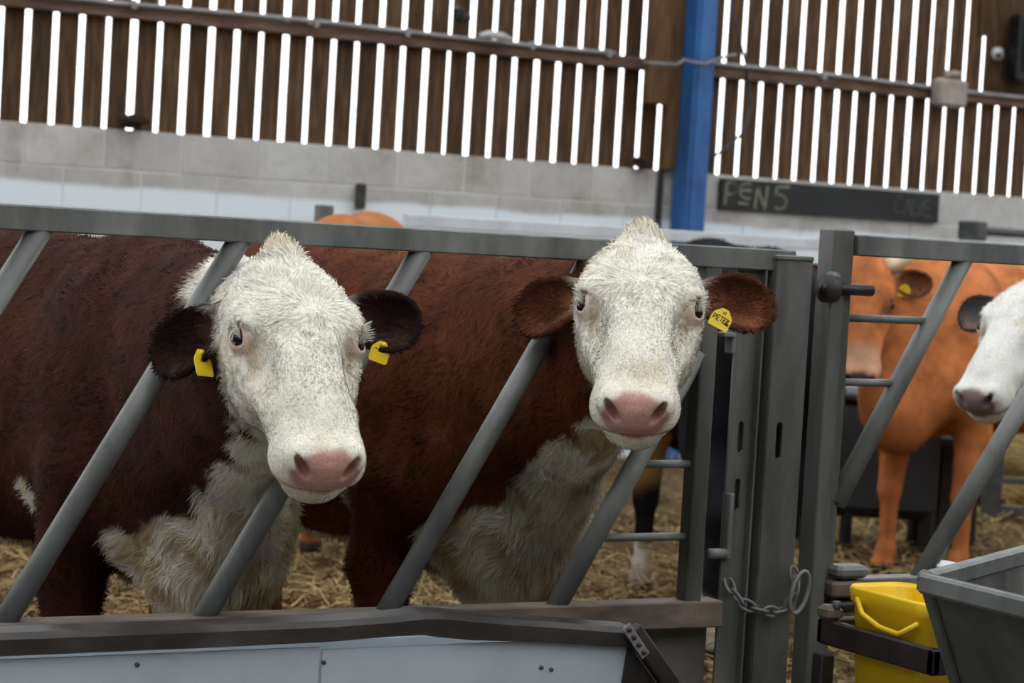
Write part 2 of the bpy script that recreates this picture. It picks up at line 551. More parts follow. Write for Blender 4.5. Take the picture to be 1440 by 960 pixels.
t = empty('lamp_bracket', c_, 'small dark bracket on the boards above the wall rail', 'bracket')
MB().box(c_, (.05, .06, .09), None, .01).build('plate', 'black', t)
MB().box(c_ + (.02, -.05, -.02), (.06, .06, .05), None, .012).build('arm', 'black', t)
c_ = at(697, 52, Y=8.42)
tag(MB().tube([c_ + (-.11, 0, 0), c_ + (-.05, 0, .012), c_ + (.05, 0, .008), c_ + (.11, 0, -.008)], [.014, .024, .024, .014], 10).build('cable_joint', 'whitecap', None, True), 'pale sleeve joint lying along the wall rail', 'cable joint')


def lump(name, c, size, mat, label, cat, seed, n=14):
    vs, fs = [], []
    for i in range(n + 1):
        a = math.pi * i / n
        for j in range(2 * n):
            b_ = math.pi * j / n
            d = np.array((math.sin(a) * math.cos(b_), math.sin(a) * math.sin(b_), math.cos(a)))
            r_ = 0.8 + .45 * (fbm(np.array([d * 2.2 + seed]), seed)[0] - .5) * 2
            vs.append(np.array(c) + np.sign(d) * np.abs(d) ** .75 * np.array(size) * r_)
    for i in range(n):
        for j in range(2 * n):
            j2 = (j + 1) % (2 * n)
            fs.append((i * 2 * n + j, (i + 1) * 2 * n + j, (i + 1) * 2 * n + j2, i * 2 * n + j2))
    m = MB(); m.add(vs, fs)
    return tag(m.build(name, mat, None, True), label, cat)


lump('mud_nest', at(187, 170, Y=8.47), (.085, .06, .045), 'nest', 'dark mud nest on the wall top far from the blue stanchion', 'nest', 3)
lump('mud_nest', at(903, 229, Y=8.47), (.075, .06, .035), 'nest', 'dark mud nest on the wall top beside the timber upright', 'nest', 5)
tag(MB().box(at(507, 276, Y=8.47), (.055, .05, .15), None, .008).build('wall_bracket', 'cap'), 'dark steel bracket let into the wall behind the orange cow back', 'bracket')

# chalk board and its lettering
cb = empty('chalkboard', (7.24, 8.49, 1.70), 'long black chalkboard on the block wall reading PEN 5', 'sign')
MB().box((7.243, 8.488, 1.702), (1.79, .03, .195), None, .004).build('board', 'slate', cb)


def strokes(lines, x0, z0, sx, sz, r, mat, parent, y=8.4715, name='lettering'):
    m = MB()
    for ln in lines:
        pts = [(x0 + p[0] * sx, y, z0 + p[1] * sz) for p in ln]
        # flat chalk ribbons a fraction of a millimetre proud of the board
        for a, b_ in zip(pts[:-1], pts[1:]):
            d = np.array(b_) - np.array(a); L = np.linalg.norm(d)
            if L < 1e-6: continue
            d /= L; s_ = np.array((-d[2], 0, d[0])) * r
            a2 = np.array(a) - d * r * .5; b2 = np.array(b_) + d * r * .5
            m.add([a2 - s_, b2 - s_, b2 + s_, a2 + s_], [(0, 1, 2, 3)])
            m.add([a2 - s_ + (0, .001, 0), b2 - s_ + (0, .001, 0), b2 + s_ + (0, .001, 0), a2 + s_ + (0, .001, 0)], [(3, 2, 1, 0)])
    o = m.build(name, mat, parent)
    o['kind'] = 'stuff'
    return o


def arc(cx, cy, rx, ry, a0, a1, n=9):
    return [(cx + rx * math.cos(math.radians(a)), cy + ry * math.sin(math.radians(a))) for a in np.linspace(a0, a1, n)]


P_ = [[(0, 0), (.05, 1)], [(.05, .98)] + arc(.25, .72, .26, .26, 80, -80) + [(.04, .45)]]
E_ = [arc(.45, .62, .42, .34, 70, 290), [(.08, .62), (.62, .64)], [(.05, .06), (.5, .04)]]
N_ = [[(0, 0), (.06, 1)], [(.06, 1), (.5, 0)], [(.5, -.08), (.58, 1.02)]]
F_ = [[(.75, 1), (.12, .95)], [(.12, .95), (.08, .55)], [(.08, .55)] + arc(.3, .3, .36, .32, 110, -120)]
for gl, x0, z0 in ((P_, 6.385, 1.635), (E_, 6.485, 1.64), (N_, 6.62, 1.62), (F_, 6.765, 1.63)):
    strokes(gl, x0, z0, .155, .145, .0085, 'chalk', cb)
C_ = [arc(.4, .5, .4, .5, 50, 310)]
A_ = [[(0, 0), (.3, 1), (.6, 0)], [(.12, .4), (.5, .4)]]
L_ = [[(.05, 1), (0, 0), (.5, .02)]]
V_ = [[(0, 1), (.28, 0), (.6, 1)]]
EE = [[(.5, 1), (.02, .98), (0, 0), (.5, 0)], [(0, .5), (.42, .5)]]
S_ = [arc(.3, .74, .26, .24, 40, 250) + arc(.3, .26, .26, .26, 90, -140)]
for gl, x0, z0 in ((C_, 7.755, 1.655), (A_, 7.838, 1.65), (L_, 7.905, 1.65), (V_, 7.945, 1.645), (EE, 8.005, 1.645), (S_, 8.065, 1.635)):
    strokes(gl, x0, z0, .095, .105, .0055, 'chalk_faint', cb)

# ------------------------------------------------------------------ fence behind the cattle, near the back wall
t = empty('pen_fence', (4.0, 6.0, 0), 'pale galvanised pen fence running behind the cattle along the white wall', 'fence')
MB().beam((2.83, 6.0, 1.412), (9.5, 6.0, 1.412), .05, .058).build('rail', 'galv_pale', t)
for z in (1.05, .72):
    MB().tube([(2.83, 6.0, z), (9.5, 6.0, z)], .020, 10).build('rail', 'galv_pale', t, True)
for x in (2.42, 6.22, 7.05, 9.3):
    MB().box((x, 6.03, .73), (.07, .07, 1.46), None, .005).build('post', 'galv', t)
t = empty('sheeted_hurdle', (7.4, 7.6, 0), 'grey sheeted hurdle under the chalkboard behind the orange bull', 'hurdle')
for i, (xx, w_) in enumerate(((7.05, .10), (7.45, .26), (7.85, .22), (8.25, .30), (8.65, .24), (9.05, .3))):
    MB().box((xx, 7.6 + .01 * (i % 2), .62), (w_, .02, 1.22 - .03 * (i % 3)), None, .004).build('panel', 'galv_pale' if i % 2 else 'galv', t)
MB().tube([(6.8, 7.57, 1.15), (9.6, 7.57, 1.15)], .02, 10).build('rail', 'galv', t, True)
a_ = at(1378, 325, Y=8.2)
t = empty('wall_pipe', a_, 'dark pipe with a bracket along the wall beyond the chalkboard', 'pipe')
MB().tube([a_ + (0, 0, 0), a_ + (2.0, 0, 0.0)], .028, 10).build('pipe', 'galv_dark', t, True)
MB().box(a_ + (-.02, .05, .0), (.10, .2, .13), None, .01).build('bracket', 'galv_dark', t)

# dark tank on legs behind the orange bull
t = empty('feed_tank', (4.2, 4.6, 0), 'dark plastic feed tank on short legs behind the orange bull', 'tank')
Rz = lambda a: np.array(((math.cos(a), -math.sin(a), 0), (math.sin(a), math.cos(a), 0), (0, 0, 1)))
TC = at(1212, 700, D=11.45); TC[2] = 0
MB().box(TC + (0, 0, .42), (.66, .4, .56), Rz(-.52), .05).build('body', 'blackbox', t, False)
MB().box(TC + (0, 0, .71), (.70, .44, .04), Rz(-.52), .012).build('rim', 'blackbox', t)
for dx, dy in ((-.28, -.15), (-.09, -.15), (.28, -.15), (-.28, .15), (.28, .15)):
    p = TC + (0, 0, .08) + Rz(-.52) @ np.array((dx, dy, 0))
    MB().box(p, (.045, .045, .2), None, .004).build('leg', 'black', t)
c_ = at(1338, 766, Z=0)
t = empty('dark_gatepost', c_, 'broad dark post standing on the bedding beside the feed tank', 'post')
MB().box(c_ + (0, 0, .26), (.20, .12, .54), Rz(-.4), .01).build('shaft', 'blackbox', t)
MB().box(c_ + (-.02, -.05, .5), (.26, .08, .06), Rz(-.4), .01).build('cap', 'blackbox', t)
# low rail and posts, bale at the far right
p0 = at(1392, 732, Z=0)
t = empty('low_hurdle', p0, 'low dark hurdle standing in front of the straw bale', 'hurdle')
for dx in (0, .75, 1.5):
    MB().box(p0 + np.array((dx * .86, -dx * .5, .28)), (.10, .05, .6), Rz(-.52), .004).build('post', 'galv_dark', t)
for z in (.06, .22, .5):
    MB().beam(p0 + (0, 0, z), p0 + np.array((1.5 * .86, -1.5 * .5, z)), .03, .05 if z < .1 else .03).build('rail', 'galv_dark', t)
b0 = at(1432, 730, Z=0) + np.array((.35, .75, 0))
lump('straw_bale', b0 + (0, 0, .28), (.62, .40, .36), 'bale', 'yellow straw bale lying behind the low dark hurdle', 'straw bale', 9, 22)

# ------------------------------------------------------------------ roof with open skylight strips
m = MB(); m.box((4, -9.0, 2.1), (30, .1, 5.0)); tag(m.build('shade_wall_front', 'board'), kind='structure')  # unseen wall added to keep out low sky light from the front
for x_, n_ in ((-9.0, 'shade_wall_left'), (19.0, 'shade_wall_right')):  # unseen end walls added to cut sky light coming in sideways
    m = MB(); m.box((x_, -.2, 2.1), (.1, 18, 5.0)); tag(m.build(n_, 'board'), kind='structure')
rf = empty('ceiling', (4, 4, 4.4)); rf['kind'] = 'structure'
for i in range(-8, 19):
    x = i * 1.0
    if i % 2 == 0:
        MB().box((x, -4.0, 4.55), (1.0, 10.0, .04)).build('roof_sheet', 'roof', rf)
    if i % 2 == 0:
        MB().box((x, 5.0, 4.55), (1.0, 7.9, .04)).build('roof_sheet', 'roof', rf)
# ------------------------------------------------------------------ feed barrier (plane y = 0)
t = empty('feed_barrier', (0, 0, .62), 'grey steel feed barrier of slanted tubes that the two white-faced cows look through', 'feed barrier')
MB().beam((-3.4, 0, 1.372), (.672, 0, 1.366), .045, .046).build('top_rail', 'galv', t)
MB().beam((-3.4, 0, .618), (.535, 0, .616), .06, .056).build('bottom_rail', 'rust', t)
MB().box((-1.43, .05, .28), (3.94, .03, .64)).build('shade_void_board', 'concrete', t)  # added board, stands in for the shaded void under the bottom rail
DX = .424
for xb in (-3.327, -2.942, -2.557, -2.172, -1.787, -1.401, -1.016, -.630, -.245):
    MB().tube([(xb - .006, 0, .632), (xb + DX, 0, 1.362)], .0215, 18).build('diagonal_bar', 'galv', t, True)
MB().tube([(.136, 0, .632), (.448, 0, 1.165)], .0215, 18).build('diagonal_bar', 'galv', t, True)
MB().beam((.464, 0, .630), (.464, 0, 1.36), .040, .04, (0, 1, 0)).build('end_upright', 'galv_post', t)
for z, x0 in ((.930, .318), (.778, .218)):
    MB().tube([(x0, 0, z), (.455, 0, z)], .0085, 10).build('cross_bar', 'galv', t, True)
# little stop bracket by the upright
MB().box((.515, -.005, 1.205), (.03, .03, .010), None, .002).build('latch_tab', 'galv', t)
MB().box((.530, .0, 1.19), (.010, .03, .05), None, .002).build('latch_tab', 'galv', t)

# ------------------------------------------------------------------ slotted channel post
p = empty('channel_post', (.63, 0.02, -.15), 'heavy slotted galvanised channel post between the barrier and the gate', 'post')
z0, z1 = -.15, 1.370
def plate_xz(name, xa, xb, y, holes, mat):
    MX = Matrix(((1, 0, 0, 0), (0, 0, 1, y), (0, 1, 0, 0), (0, 0, 0, 1)))
    return plate_curve(name, [(xa, z0), (xb, z0), (xb, z1), (xa, z1)], holes, .006, mat, MX, p)
plate_xz('web_plate', .617, .703, -.030, [slot(.648, .985, .016, .078), slot(.648, .42, .016, .078)], 'galv_post')
plate_xz('face_plate', .540, .598, .000, [slot(.570, .988, .015, .068), slot(.570, .866, .015, .068), slot(.570, .42, .015, .068)], 'galv_post')
MB().box((.598, -.010, (z0 + z1) / 2), (.005, .022, z1 - z0)).build('fold', 'galv_post', p)
MB().box((.617, -.012, (z0 + z1) / 2), (.005, .036, z1 - z0)).build('fold', 'galv_post', p)
MB().box((.6075, .004, (z0 + z1) / 2), (.022, .006, z1 - z0)).build('fold', 'galv_post', p)
MB().box((.705, -.012, (z0 + z1) / 2), (.005, .042, z1 - z0)).build('return_edge', 'galv_post', p)
MB().box((.640, .022, (z0 + z1) / 2), (.128, .006, z1 - z0)).build('back_plate', 'galv_post', p)
MB().box((.660, -.008, 1.373), (.098, .058, .010), None, .002).build('top_cap', 'galv', p)
MB().tube([(.50, -.01, .742), (.545, -.012, .742)], .011, 10).build('pin', 'galv', p, True)
MB().box((.548, -.004, .80), (.012, .03, .14), None, .002).build('hinge_strap', 'galv', p)

# ------------------------------------------------------------------ gate
g = empty('diagonal_gate', (.80, 0, .0), 'grey steel diagonal gate hung beside the slotted post', 'gate')
MB().beam((.783, .0, -.12), (.783, .0, 1.44), .038, .055, (0, 1, 0)).build('gate_upright', 'galv_post', g)
MB().beam((.818, .012, -.12), (.818, .012, 1.44), .032, .045, (0, 1, 0)).build('gate_upright', 'galv_post', g)
MB().beam((.836, 0, 1.408), (3.6, 0, 1.406), .045, .046).build('top_rail', 'galv', g)
MB().beam((.836, 0, .66), (3.6, 0, .66), .045, .046).build('bottom_rail', 'galv', g)
for xt in (1.148, 1.57, 1.99, 2.41, 2.83, 3.25):
    MB().tube([(xt, 0, 1.39), (xt - .312, 0, .845) if xt < 1.2 else (xt - .495, 0, .665)], .0215, 18).build('diagonal_bar', 'galv', g, True)
for z, xe in ((1.250, 1.068), (1.110, .985)):
    MB().tube([(.832, 0, z), (xe, 0, z)], .0085, 10).build('cross_bar', 'galv', g, True)
MB().tube([(.735, -.03, 1.312), (.872, -.03, 1.312)], .0125, 14).build('latch_bolt', 'black', g, True)
MB().tube([(.742, -.03, 1.312), (.770, -.03, 1.312)], .030, 16).build('latch_sleeve', 'holder', g, True)
MB().tube([(.756, -.03, 1.335), (.775, -.03, 1.335)], .014, 12).build('latch_ring', 'galv', g, True)
# bottom hinge fittings
h0 = at(1190, 812, Y=-.02)
MB().box(h0 + (0, 0, .015), (.085, .06, .028), None, .008).build('hinge_bracket', 'galv', g)
MB().box(h0 + (-.01, 0, -.022), (.09, .06, .035), None, .006).build('hinge_bracket', 'rust', g)
MB().tube([h0 + (-.05, -.01, -.06), h0 + (.06, -.01, -.06)], .016, 12).build('hinge_pin', 'black', g, True)
h1 = at(1325, 797, Y=.0)
MB().box(h1, (.07, .06, .022), None, .005).build('foot_plate', 'galv_pale', g)

# ------------------------------------------------------------------ chain round the post
ch = empty('chain', (.66, -.06, .62), 'steel chain looped round the slotted post and hooked to the gate', 'chain')
path = [at(px, py, Y=y) for px, py, y in ((1022, 812, .0), (1030, 832, -.02), (1044, 849, -.045), (1062, 856, -.055), (1082, 860, -.055), (1100, 860, -.05), (1112, 850, -.05), (1118, 835, -.055), (1120, 820, -.055), (1117, 806, -.05), (1113, 792, -.045))]
dense = []
for a, b_ in zip(path[:-1], path[1:]):
    for k in range(8): dense.append(a + (b_ - a) * k / 8)
dense.append(path[-1])
cum = [0]
for a, b_ in zip(dense[:-1], dense[1:]): cum.append(cum[-1] + np.linalg.norm(b_ - a))
LK = .031
nl = int(cum[-1] / LK)
for k in range(nl):
    def at_len(s): 
        i = int(np.searchsorted(cum, s)); return dense[min(i, len(dense) - 1)]
    a, b_ = at_len(k * LK), at_len((k + 1) * LK)
    d = b_ - a; d /= np.linalg.norm(d) + 1e-9
    s_ = np.cross(d, (0, 1.0, 0)); s_ /= np.linalg.norm(s_) + 1e-9
    n_ = np.cross(d, s_)
    w_ = s_ if k % 2 == 0 else n_
    c_ = (a + b_) / 2
    MB().tube([c_ + d * .021 * math.cos(q) * 1.0 + w_ * .0105 * math.sin(q) for q in np.linspace(0, 2 * math.pi, 14, endpoint=False)], .0036, 7, closed=True).build('link', 'galv', ch, True)
e_ = at(1122, 832, Y=-.06)
MB().tube([e_ + np.array((.022 * math.cos(q) + .010 * math.sin(q), -.006, .045 * math.sin(q))) for q in np.linspace(0, 2 * math.pi, 20, endpoint=False)], .0048, 8, closed=True).build('hook', 'galv', ch, True)

# ------------------------------------------------------------------ feed trough front in front of the barrier
f = empty('feed_trough', (-.5, -.25, .0), 'white sheeted feed trough with a bent brown capping below the barrier', 'trough')
def strip(name, prof, mat):
    """prof: list of (x, ytop-back, z top, z bottom); a bent capping bar"""
    m = MB(); vs = []; fs = []
    for (x, dz, hh) in prof:
        for yy, zz in ((-.22, dz + .004), (-.262, dz), (-.274, dz - .010), (-.274, dz - hh), (-.262, dz - hh - .004), (-.22, dz - hh)):
            vs.append((x, yy, zz))
    for i in range(len(prof) - 1):
        for k in range(6):
            k2 = (k + 1) % 6
            fs.append((i * 6 + k, (i + 1) * 6 + k, (i + 1) * 6 + k2, i * 6 + k2))
    fs += [tuple(range(6)), tuple(reversed(range((len(prof) - 1) * 6, len(prof) * 6)))]
    m.add(vs, fs); return m.build(name, mat, f, False)
strip('capping', [(-3.4, .672, .036), (-1.2, .672, .036), (-.75, .673, .036), (-.5, .674, .035), (-.38, .678, .034), (-.31, .683, .037), (-.27, .682, .042), (-.20, .674, .042), (-.10, .664, .038), (0, .655, .036), (.08, .647, .036), (.155, .640, .035)], 'cap')
MB().box((-1.955, -.252, .36), (2.89, .006, .53)).build('sheet', 'panel', f)
MB().box((-.168, -.2525, .355), (.672, .006, .53)).build('sheet', 'panel', f)
for px, py in ((455, 931), (193, 934), (761, 938), (775, 941)):
    c_ = at(px, py, Y=-.256)
    MB().tube([c_ + (0, .003, 0), c_ + (0, -.003, 0)], .0042, 10).build('rivet', 'galv_dark', f, True)
# raking leg with gusset and the bolted strap
a_, b_ = at(888, 884, Y=-.27), at(990, 1030, Y=-.27)
MB().beam(a_, b_, .035, .026, (0, 1, 0)).build('leg', 'cap', f)
q0, q1, q2 = at(884, 905, Y=-.262), at(868, 1010, Y=-.262), at(958, 1010, Y=-.262)
MB().add([q0, q1, q2, q0 + (0, .004, 0), q1 + (0, .004, 0), q2 + (0, .004, 0)], [(0, 1, 2), (5, 4, 3), (0, 3, 4, 1), (1, 4, 5, 2), (2, 5, 3, 0)]).build('gusset', 'cap', f)
a2, b2 = at(880, 880, Y=-.288), at(908, 922, Y=-.288)
MB().beam(a2, b2, .020, .004, (0, 1, 0), .001).build('strap', 'conduit', f)
for k in range(4):
    c_ = a2 + (b2 - a2) * (.12 + .25 * k)
    MB().tube([c_, c_ + (0, -.006, 0)], .0052, 6).build('bolt', 'cap', f, True)
# far side and floor of the trough
MB().box((-1.65, -.06, .42), (3.5, .012, .36)).build('back_sheet', 'panel', f)
MB().box((-1.65, -.155, .25), (3.5, .19, .012)).build('floor_sheet', 'panel', f)

# ------------------------------------------------------------------ yellow bucket in its brown holder
bk = empty('bucket', (0, 0, 0), 'yellow plastic bucket held in the brown steel frame by the gate', 'bucket')
bc = at(1262, 842, Z=.70)
def rring(c, hx, hy, rr, z, n=6):
    pts = []
    for (sx, sy, a0) in ((1, 1, 0), (-1, 1, 90), (-1, -1, 180), (1, -1, 270)):
        for a in np.linspace(a0, a0 + 90, n):
            pts.append((c[0] + sx * (hx - rr) + rr * math.cos(math.radians(a)), c[1] + sy * (hy - rr) + rr * math.sin(math.radians(a)), z))
    return pts
def loft(rings, mat, name, parent, cap_end=True, smooth=True):
    m = MB(); vs = [v for r_ in rings for v in r_]; n = len(rings[0]); fs = []
    for i in range(len(rings) - 1):
        for k in range(n):
            k2 = (k + 1) % n
            fs.append((i * n + k, i * n + k2, (i + 1) * n + k2, (i + 1) * n + k))
    if cap_end: fs.append(tuple(range((len(rings) - 1) * n, len(rings) * n)))
    m.add(vs, fs); return m.build(name, mat, parent, smooth)
X0, Y0 = bc[0] + .02, bc[1] - .03
BZ = .04
loft([rring((X0, Y0), .060, .105, .03, .40), rring((X0, Y0), .073, .123, .035, .640 + BZ), rring((X0, Y0), .080, .130, .038, .648 + BZ), rring((X0, Y0), .083, .133, .04, .672 + BZ), rring((X0, Y0), .079, .129, .038, .678 + BZ), rring((X0, Y0), .074, .124, .034, .668 + BZ), rring((X0, Y0), .062, .105, .03, .43)], 'yellow', 'body', bk)
hd = [(X0 - .083, Y0 + .08, .695), (X0 - .091, Y0 + .05, .668), (X0 - .095, Y0 - .01, .652), (X0 - .093, Y0 - .07, .648), (X0 - .085, Y0 - .115, .675)]
MB().tube(hd, .006, 8).build('handle', 'yellow', bk, True)
hl = empty('bucket_holder', (0, 0, 0), 'dark brown steel frame round the yellow bucket', 'bucket holder')
zt = .615
for x, y, sx, sy in ((X0 - .098, Y0 - .01, .02, .37), (X0 + .098, Y0 - .01, .02, .37)):
    MB().box((x, y, zt), (sx, sy, .052), None, .004).build('side_band', 'holder', hl)
for y in (Y0 - .185, Y0 + .165):
    MB().box((X0, y, zt), (.216, .02, .052), None, .004).build('end_band', 'holder', hl)
for x in (X0 - .098, X0 + .098):
    for y in (Y0 - .178, Y0 + .158):
        MB().box((x, y, .20), (.035, .035, .74), None, .004).build('leg', 'holder', hl)
MB().box((X0 - .098, Y0 - .01, .18), (.02, .37, .03), None, .004).build('side_band', 'holder', hl)
MB().box((X0, Y0 - .01, .385), (.21, .37, .012)).build('shelf', 'holder', hl)
MB().box((X0 - .095, Y0 + .15, zt + .04), (.04, .05, .03), None, .008).build('corner_bracket', 'rust', hl)
MB().tube([(X0 - .095, Y0 + .13, zt + .05), (X0 - .095, Y0 + .13, zt + .066)], .008, 8).build('bolt', 'galv', hl, True)

# ------------------------------------------------------------------ galvanised hopper trough
tr = empty('hopper_trough', (0, 0, 0), 'galvanised steel hopper trough with a folded rim in front of the gate', 'trough')
ZR = .86
c0, c1, c3 = at(1299, 806, Z=ZR), at(1600, 878, Z=ZR), at(1640, 716, Z=ZR)
c2 = c1 + (c3 - c0)
ctr = (c0 + c1 + c2 + c3) / 4
top = [c0, c1, c2, c3]
b0_ = at(1368, 1010, Z=.57)
bot = [np.array((0, 0, 0.))] * 4
bot = [c + (ctr - c) * .22 for c in top]
shift = np.array((b0_[0] - bot[0][0], b0_[1] - bot[0][1], 0)) * .5
bot = [np.array((b_[0], b_[1], .57)) + shift for b_ in bot]
for i in range(4):
    j = (i + 1) % 4
    n_ = np.cross(top[j] - top[i], bot[i] - top[i]); n_ /= np.linalg.norm(n_)
    q = [top[i], top[j], bot[j], bot[i]]
    MB().add(q + [v + n_ * .004 for v in q], [(0, 1, 2, 3), (7, 6, 5, 4), (0, 4, 5, 1), (1, 5, 6, 2), (2, 6, 7, 3), (3, 7, 4, 0)]).build('side_sheet', 'galv_post', tr)
    MB().beam(top[i] + (0, 0, -.016), top[j] + (0, 0, -.016), .026, .034, (0, 0, 1), .005).build('rim', 'galv', tr)
    MB().beam(top[i] + (0, 0, .002), bot[i], .022, .022, (0, 0, 1), .004).build('corner_strip', 'galv_post', tr)
MB().add(bot, [(0, 1, 2, 3)]).add([v + (0, 0, .004) for v in bot], [(3, 2, 1, 0)]).build('floor_sheet', 'galv_post', tr)
for v in bot:
    MB().box((v[0], v[1], .21), (.05, .05, .74), None, .004).build('leg', 'galv_post', tr)
# ------------------------------------------------------------------ cattle: one continuous surface per animal, grown from a distance field
def smin(a, b, k):
    h = np.clip(.5 + .5 * (b - a) / k, 0, 1)
    return b + (a - b) * h - k * h * (1 - h)


def smax(a, b, k):
    return -smin(-a, -b, k)


def ell(p, c, r, R=None):
    q = p - np.asarray(c, p.dtype)
    if R is not None: q = q @ np.asarray(R, p.dtype)
    r = np.asarray(r, p.dtype)
    k0 = np.sqrt(((q / r) ** 2).sum(1)) + 1e-9
    k1 = np.sqrt(((q / (r * r)) ** 2).sum(1)) + 1e-9
    return k0 * (k0 - 1) / k1


def cap(p, a, b, ra, rb):
    a = np.asarray(a, p.dtype); b = np.asarray(b, p.dtype)
    d = b - a
    t_ = np.clip(((p - a) @ d) / (d @ d), 0, 1)
    return np.sqrt(((p - a - t_[:, None] * d) ** 2).sum(1)) - (ra + (rb - ra) * t_)


def loft_sdf(q, tab, ex=2.5):
    """soft tube along local y whose half width, centre and half height follow a table"""
    T = np.array(tab, float)
    y = q[:, 1]
    w = np.interp(y, T[:, 0], T[:, 1]); zc = np.interp(y, T[:, 0], T[:, 2]); h = np.interp(y, T[:, 0], T[:, 3])
    k = ((np.abs(q[:, 0]) / w) ** ex + (np.abs(q[:, 2] - zc) / h) ** ex) ** (1 / ex)
    d = (k - 1) * np.minimum(w, h) * .92
    dy = np.maximum(np.maximum(T[0, 0] - y, y - T[-1, 0]), 0)
    return np.where(dy > 0, np.sqrt(np.maximum(d, 0) ** 2 + dy ** 2), d)


UP = [(-.035, .022, -.075, .022), (-.02, .040, -.072, .040), (.00, .060, -.070, .058), (.04, .092, -.070, .074), (.09, .114, -.070, .084), (.15, .121, -.069, .087), (.20, .116, -.068, .084),
      (.25, .102, -.068, .076), (.31, .093, -.068, .067), (.37, .083, -.067, .060), (.41, .077, -.067, .057), (.45, .075, -.067, .055), (.48, .073, -.066, .052), (.503, .066, -.064, .046), (.518, .050, -.062, .036), (.526, .03, -.06, .02)]
LO = [(.06, .045, -.12, .05), (.12, .072, -.145, .078), (.18, .080, -.155, .084), (.24, .073, -.152, .078), (.30, .060, -.138, .064), (.36, .052, -.124, .050), (.42, .055, -.120, .043), (.46, .056, -.121, .041), (.485, .050, -.120, .036), (.503, .036, -.117, .025), (.512, .018, -.114, .012)]
EYE = np.array((.0965, .205, -.044))
EDIR = np.array((.80, .10, .58)); EDIR /= np.linalg.norm(EDIR)


NOS, NOSR = (.0425, .524, -.046), (.0092, .028, .024)


def head_sdf(q, with_lids=True):
    qa = q.copy(); qa[:, 0] = np.abs(qa[:, 0])
    d = loft_sdf(q, UP, 2.4)
    d = smin(d, loft_sdf(q, LO, 2.2), .030)
    d = smin(d, ell(qa, (.072, .20, -.120), (.040, .105, .075)), .03)                # cheek
    d = smin(d, ell(qa, (.090, .176, -.024), (.026, .045, .026)), .022)              # brow
    d = smin(d, ell(q, (0, -.008, -.040), (.040, .048, .052)), .03)                  # poll
    d = smin(d, ell(q, (0, .30, -.02), (.050, .14, .030)), .03)                      # nasal bone
    d = smin(d, ell(qa, (.043, .462, -.082), (.039, .050, .040)), .016)              # upper lip pads
    d = smin(d, ell(qa, (.044, .500, -.044), (.026, .030, .028)), .012)              # nostril wings
    d = smin(d, ell(q, (0, .500, -.064), (.050, .034, .042)), .012)                  # nose pad
    d = smin(d, ell(q, (0, .455, -.135), (.046, .048, .028)), .02)                   # chin
    d = smax(d, -ell(qa, (.100, .295, -.028), (.030, .070, .034)), .035)             # hollow below the eye
    # mouth line
    sl = np.maximum(np.abs(q[:, 2] + .1035 + .12 * (qa[:, 0] / .08) ** 2 * .12) - .0022, .405 - q[:, 1])
    d = smax(d, -np.maximum(sl, -(d + .014)), .006)
    # nostrils: slanting comma
    cn, sn = math.cos(.55), math.sin(.55)
    Rn = np.array(((cn, 0, sn), (0, 1, 0), (-sn, 0, cn)))
    d = smax(d, -ell(qa, NOS, NOSR, Rn), .006)
    if with_lids:
        s_ = qa - EYE
        d = smax(d, -(np.sqrt(((s_ - EDIR * .012) ** 2).sum(1)) - .027), .008)
        lid = np.sqrt((s_ ** 2).sum(1)) - .0275
        d = smin(d, lid, .008)
        yax = np.array((0, 1.0, 0)) - EDIR * EDIR[1]; yax /= np.linalg.norm(yax)
        zax = np.cross(EDIR, yax)
        Re = np.stack([EDIR, yax, zax], 1)
        d = smax(d, -ell(qa, EYE + EDIR * .025, (.018, .0215, .0135), Re), .003)
    return d


def ear_frames(spec):
    out = []
    for s, dr, nm in ((1, spec['ear_r'][0], spec['ear_r'][1]), (-1, spec['ear_l'][0], spec['ear_l'][1])):
        e = np.array(dr, float); e /= np.linalg.norm(e)
        n = np.array(nm, float); n -= e * (n @ e); n /= np.linalg.norm(n)
        w = np.cross(n, e) * s          # width axis points the same way on both sides
        base = np.array((s * .092, .062, -.092))
        out.append((base, np.stack([e, w, n], 1)))
    return out


def ear_sdf(q, base, R):
    p_ = (q - base) @ R
    x = p_[:, 0]
    # outer leaf, fuller on the lower side; cupped
    sh = p_.copy(); p_ = p_ / .92; x = p_[:, 0]; sh = p_.copy(); sh[:, 2] = p_[:, 2] - .9 * (p_[:, 1] ** 2) / .06 * .35
    o = ell(sh, (.112, 0, 0), (.085, .064, .021))
    o = smin(o, ell(sh, (.075, .0, -.004), (.065, .044, .022)), .02)
    i = ell(sh, (.112, 0, .016), (.074, .054, .022))
    o = smax(o, -i, .005)
    st = cap(p_, (-.03, 0, -.008), (.055, 0, -.006), .030, .026)
    st = smax(st, -ell(sh, (.09, 0, .022), (.075, .034, .022)), .006)
    return smin(o, st, .014)


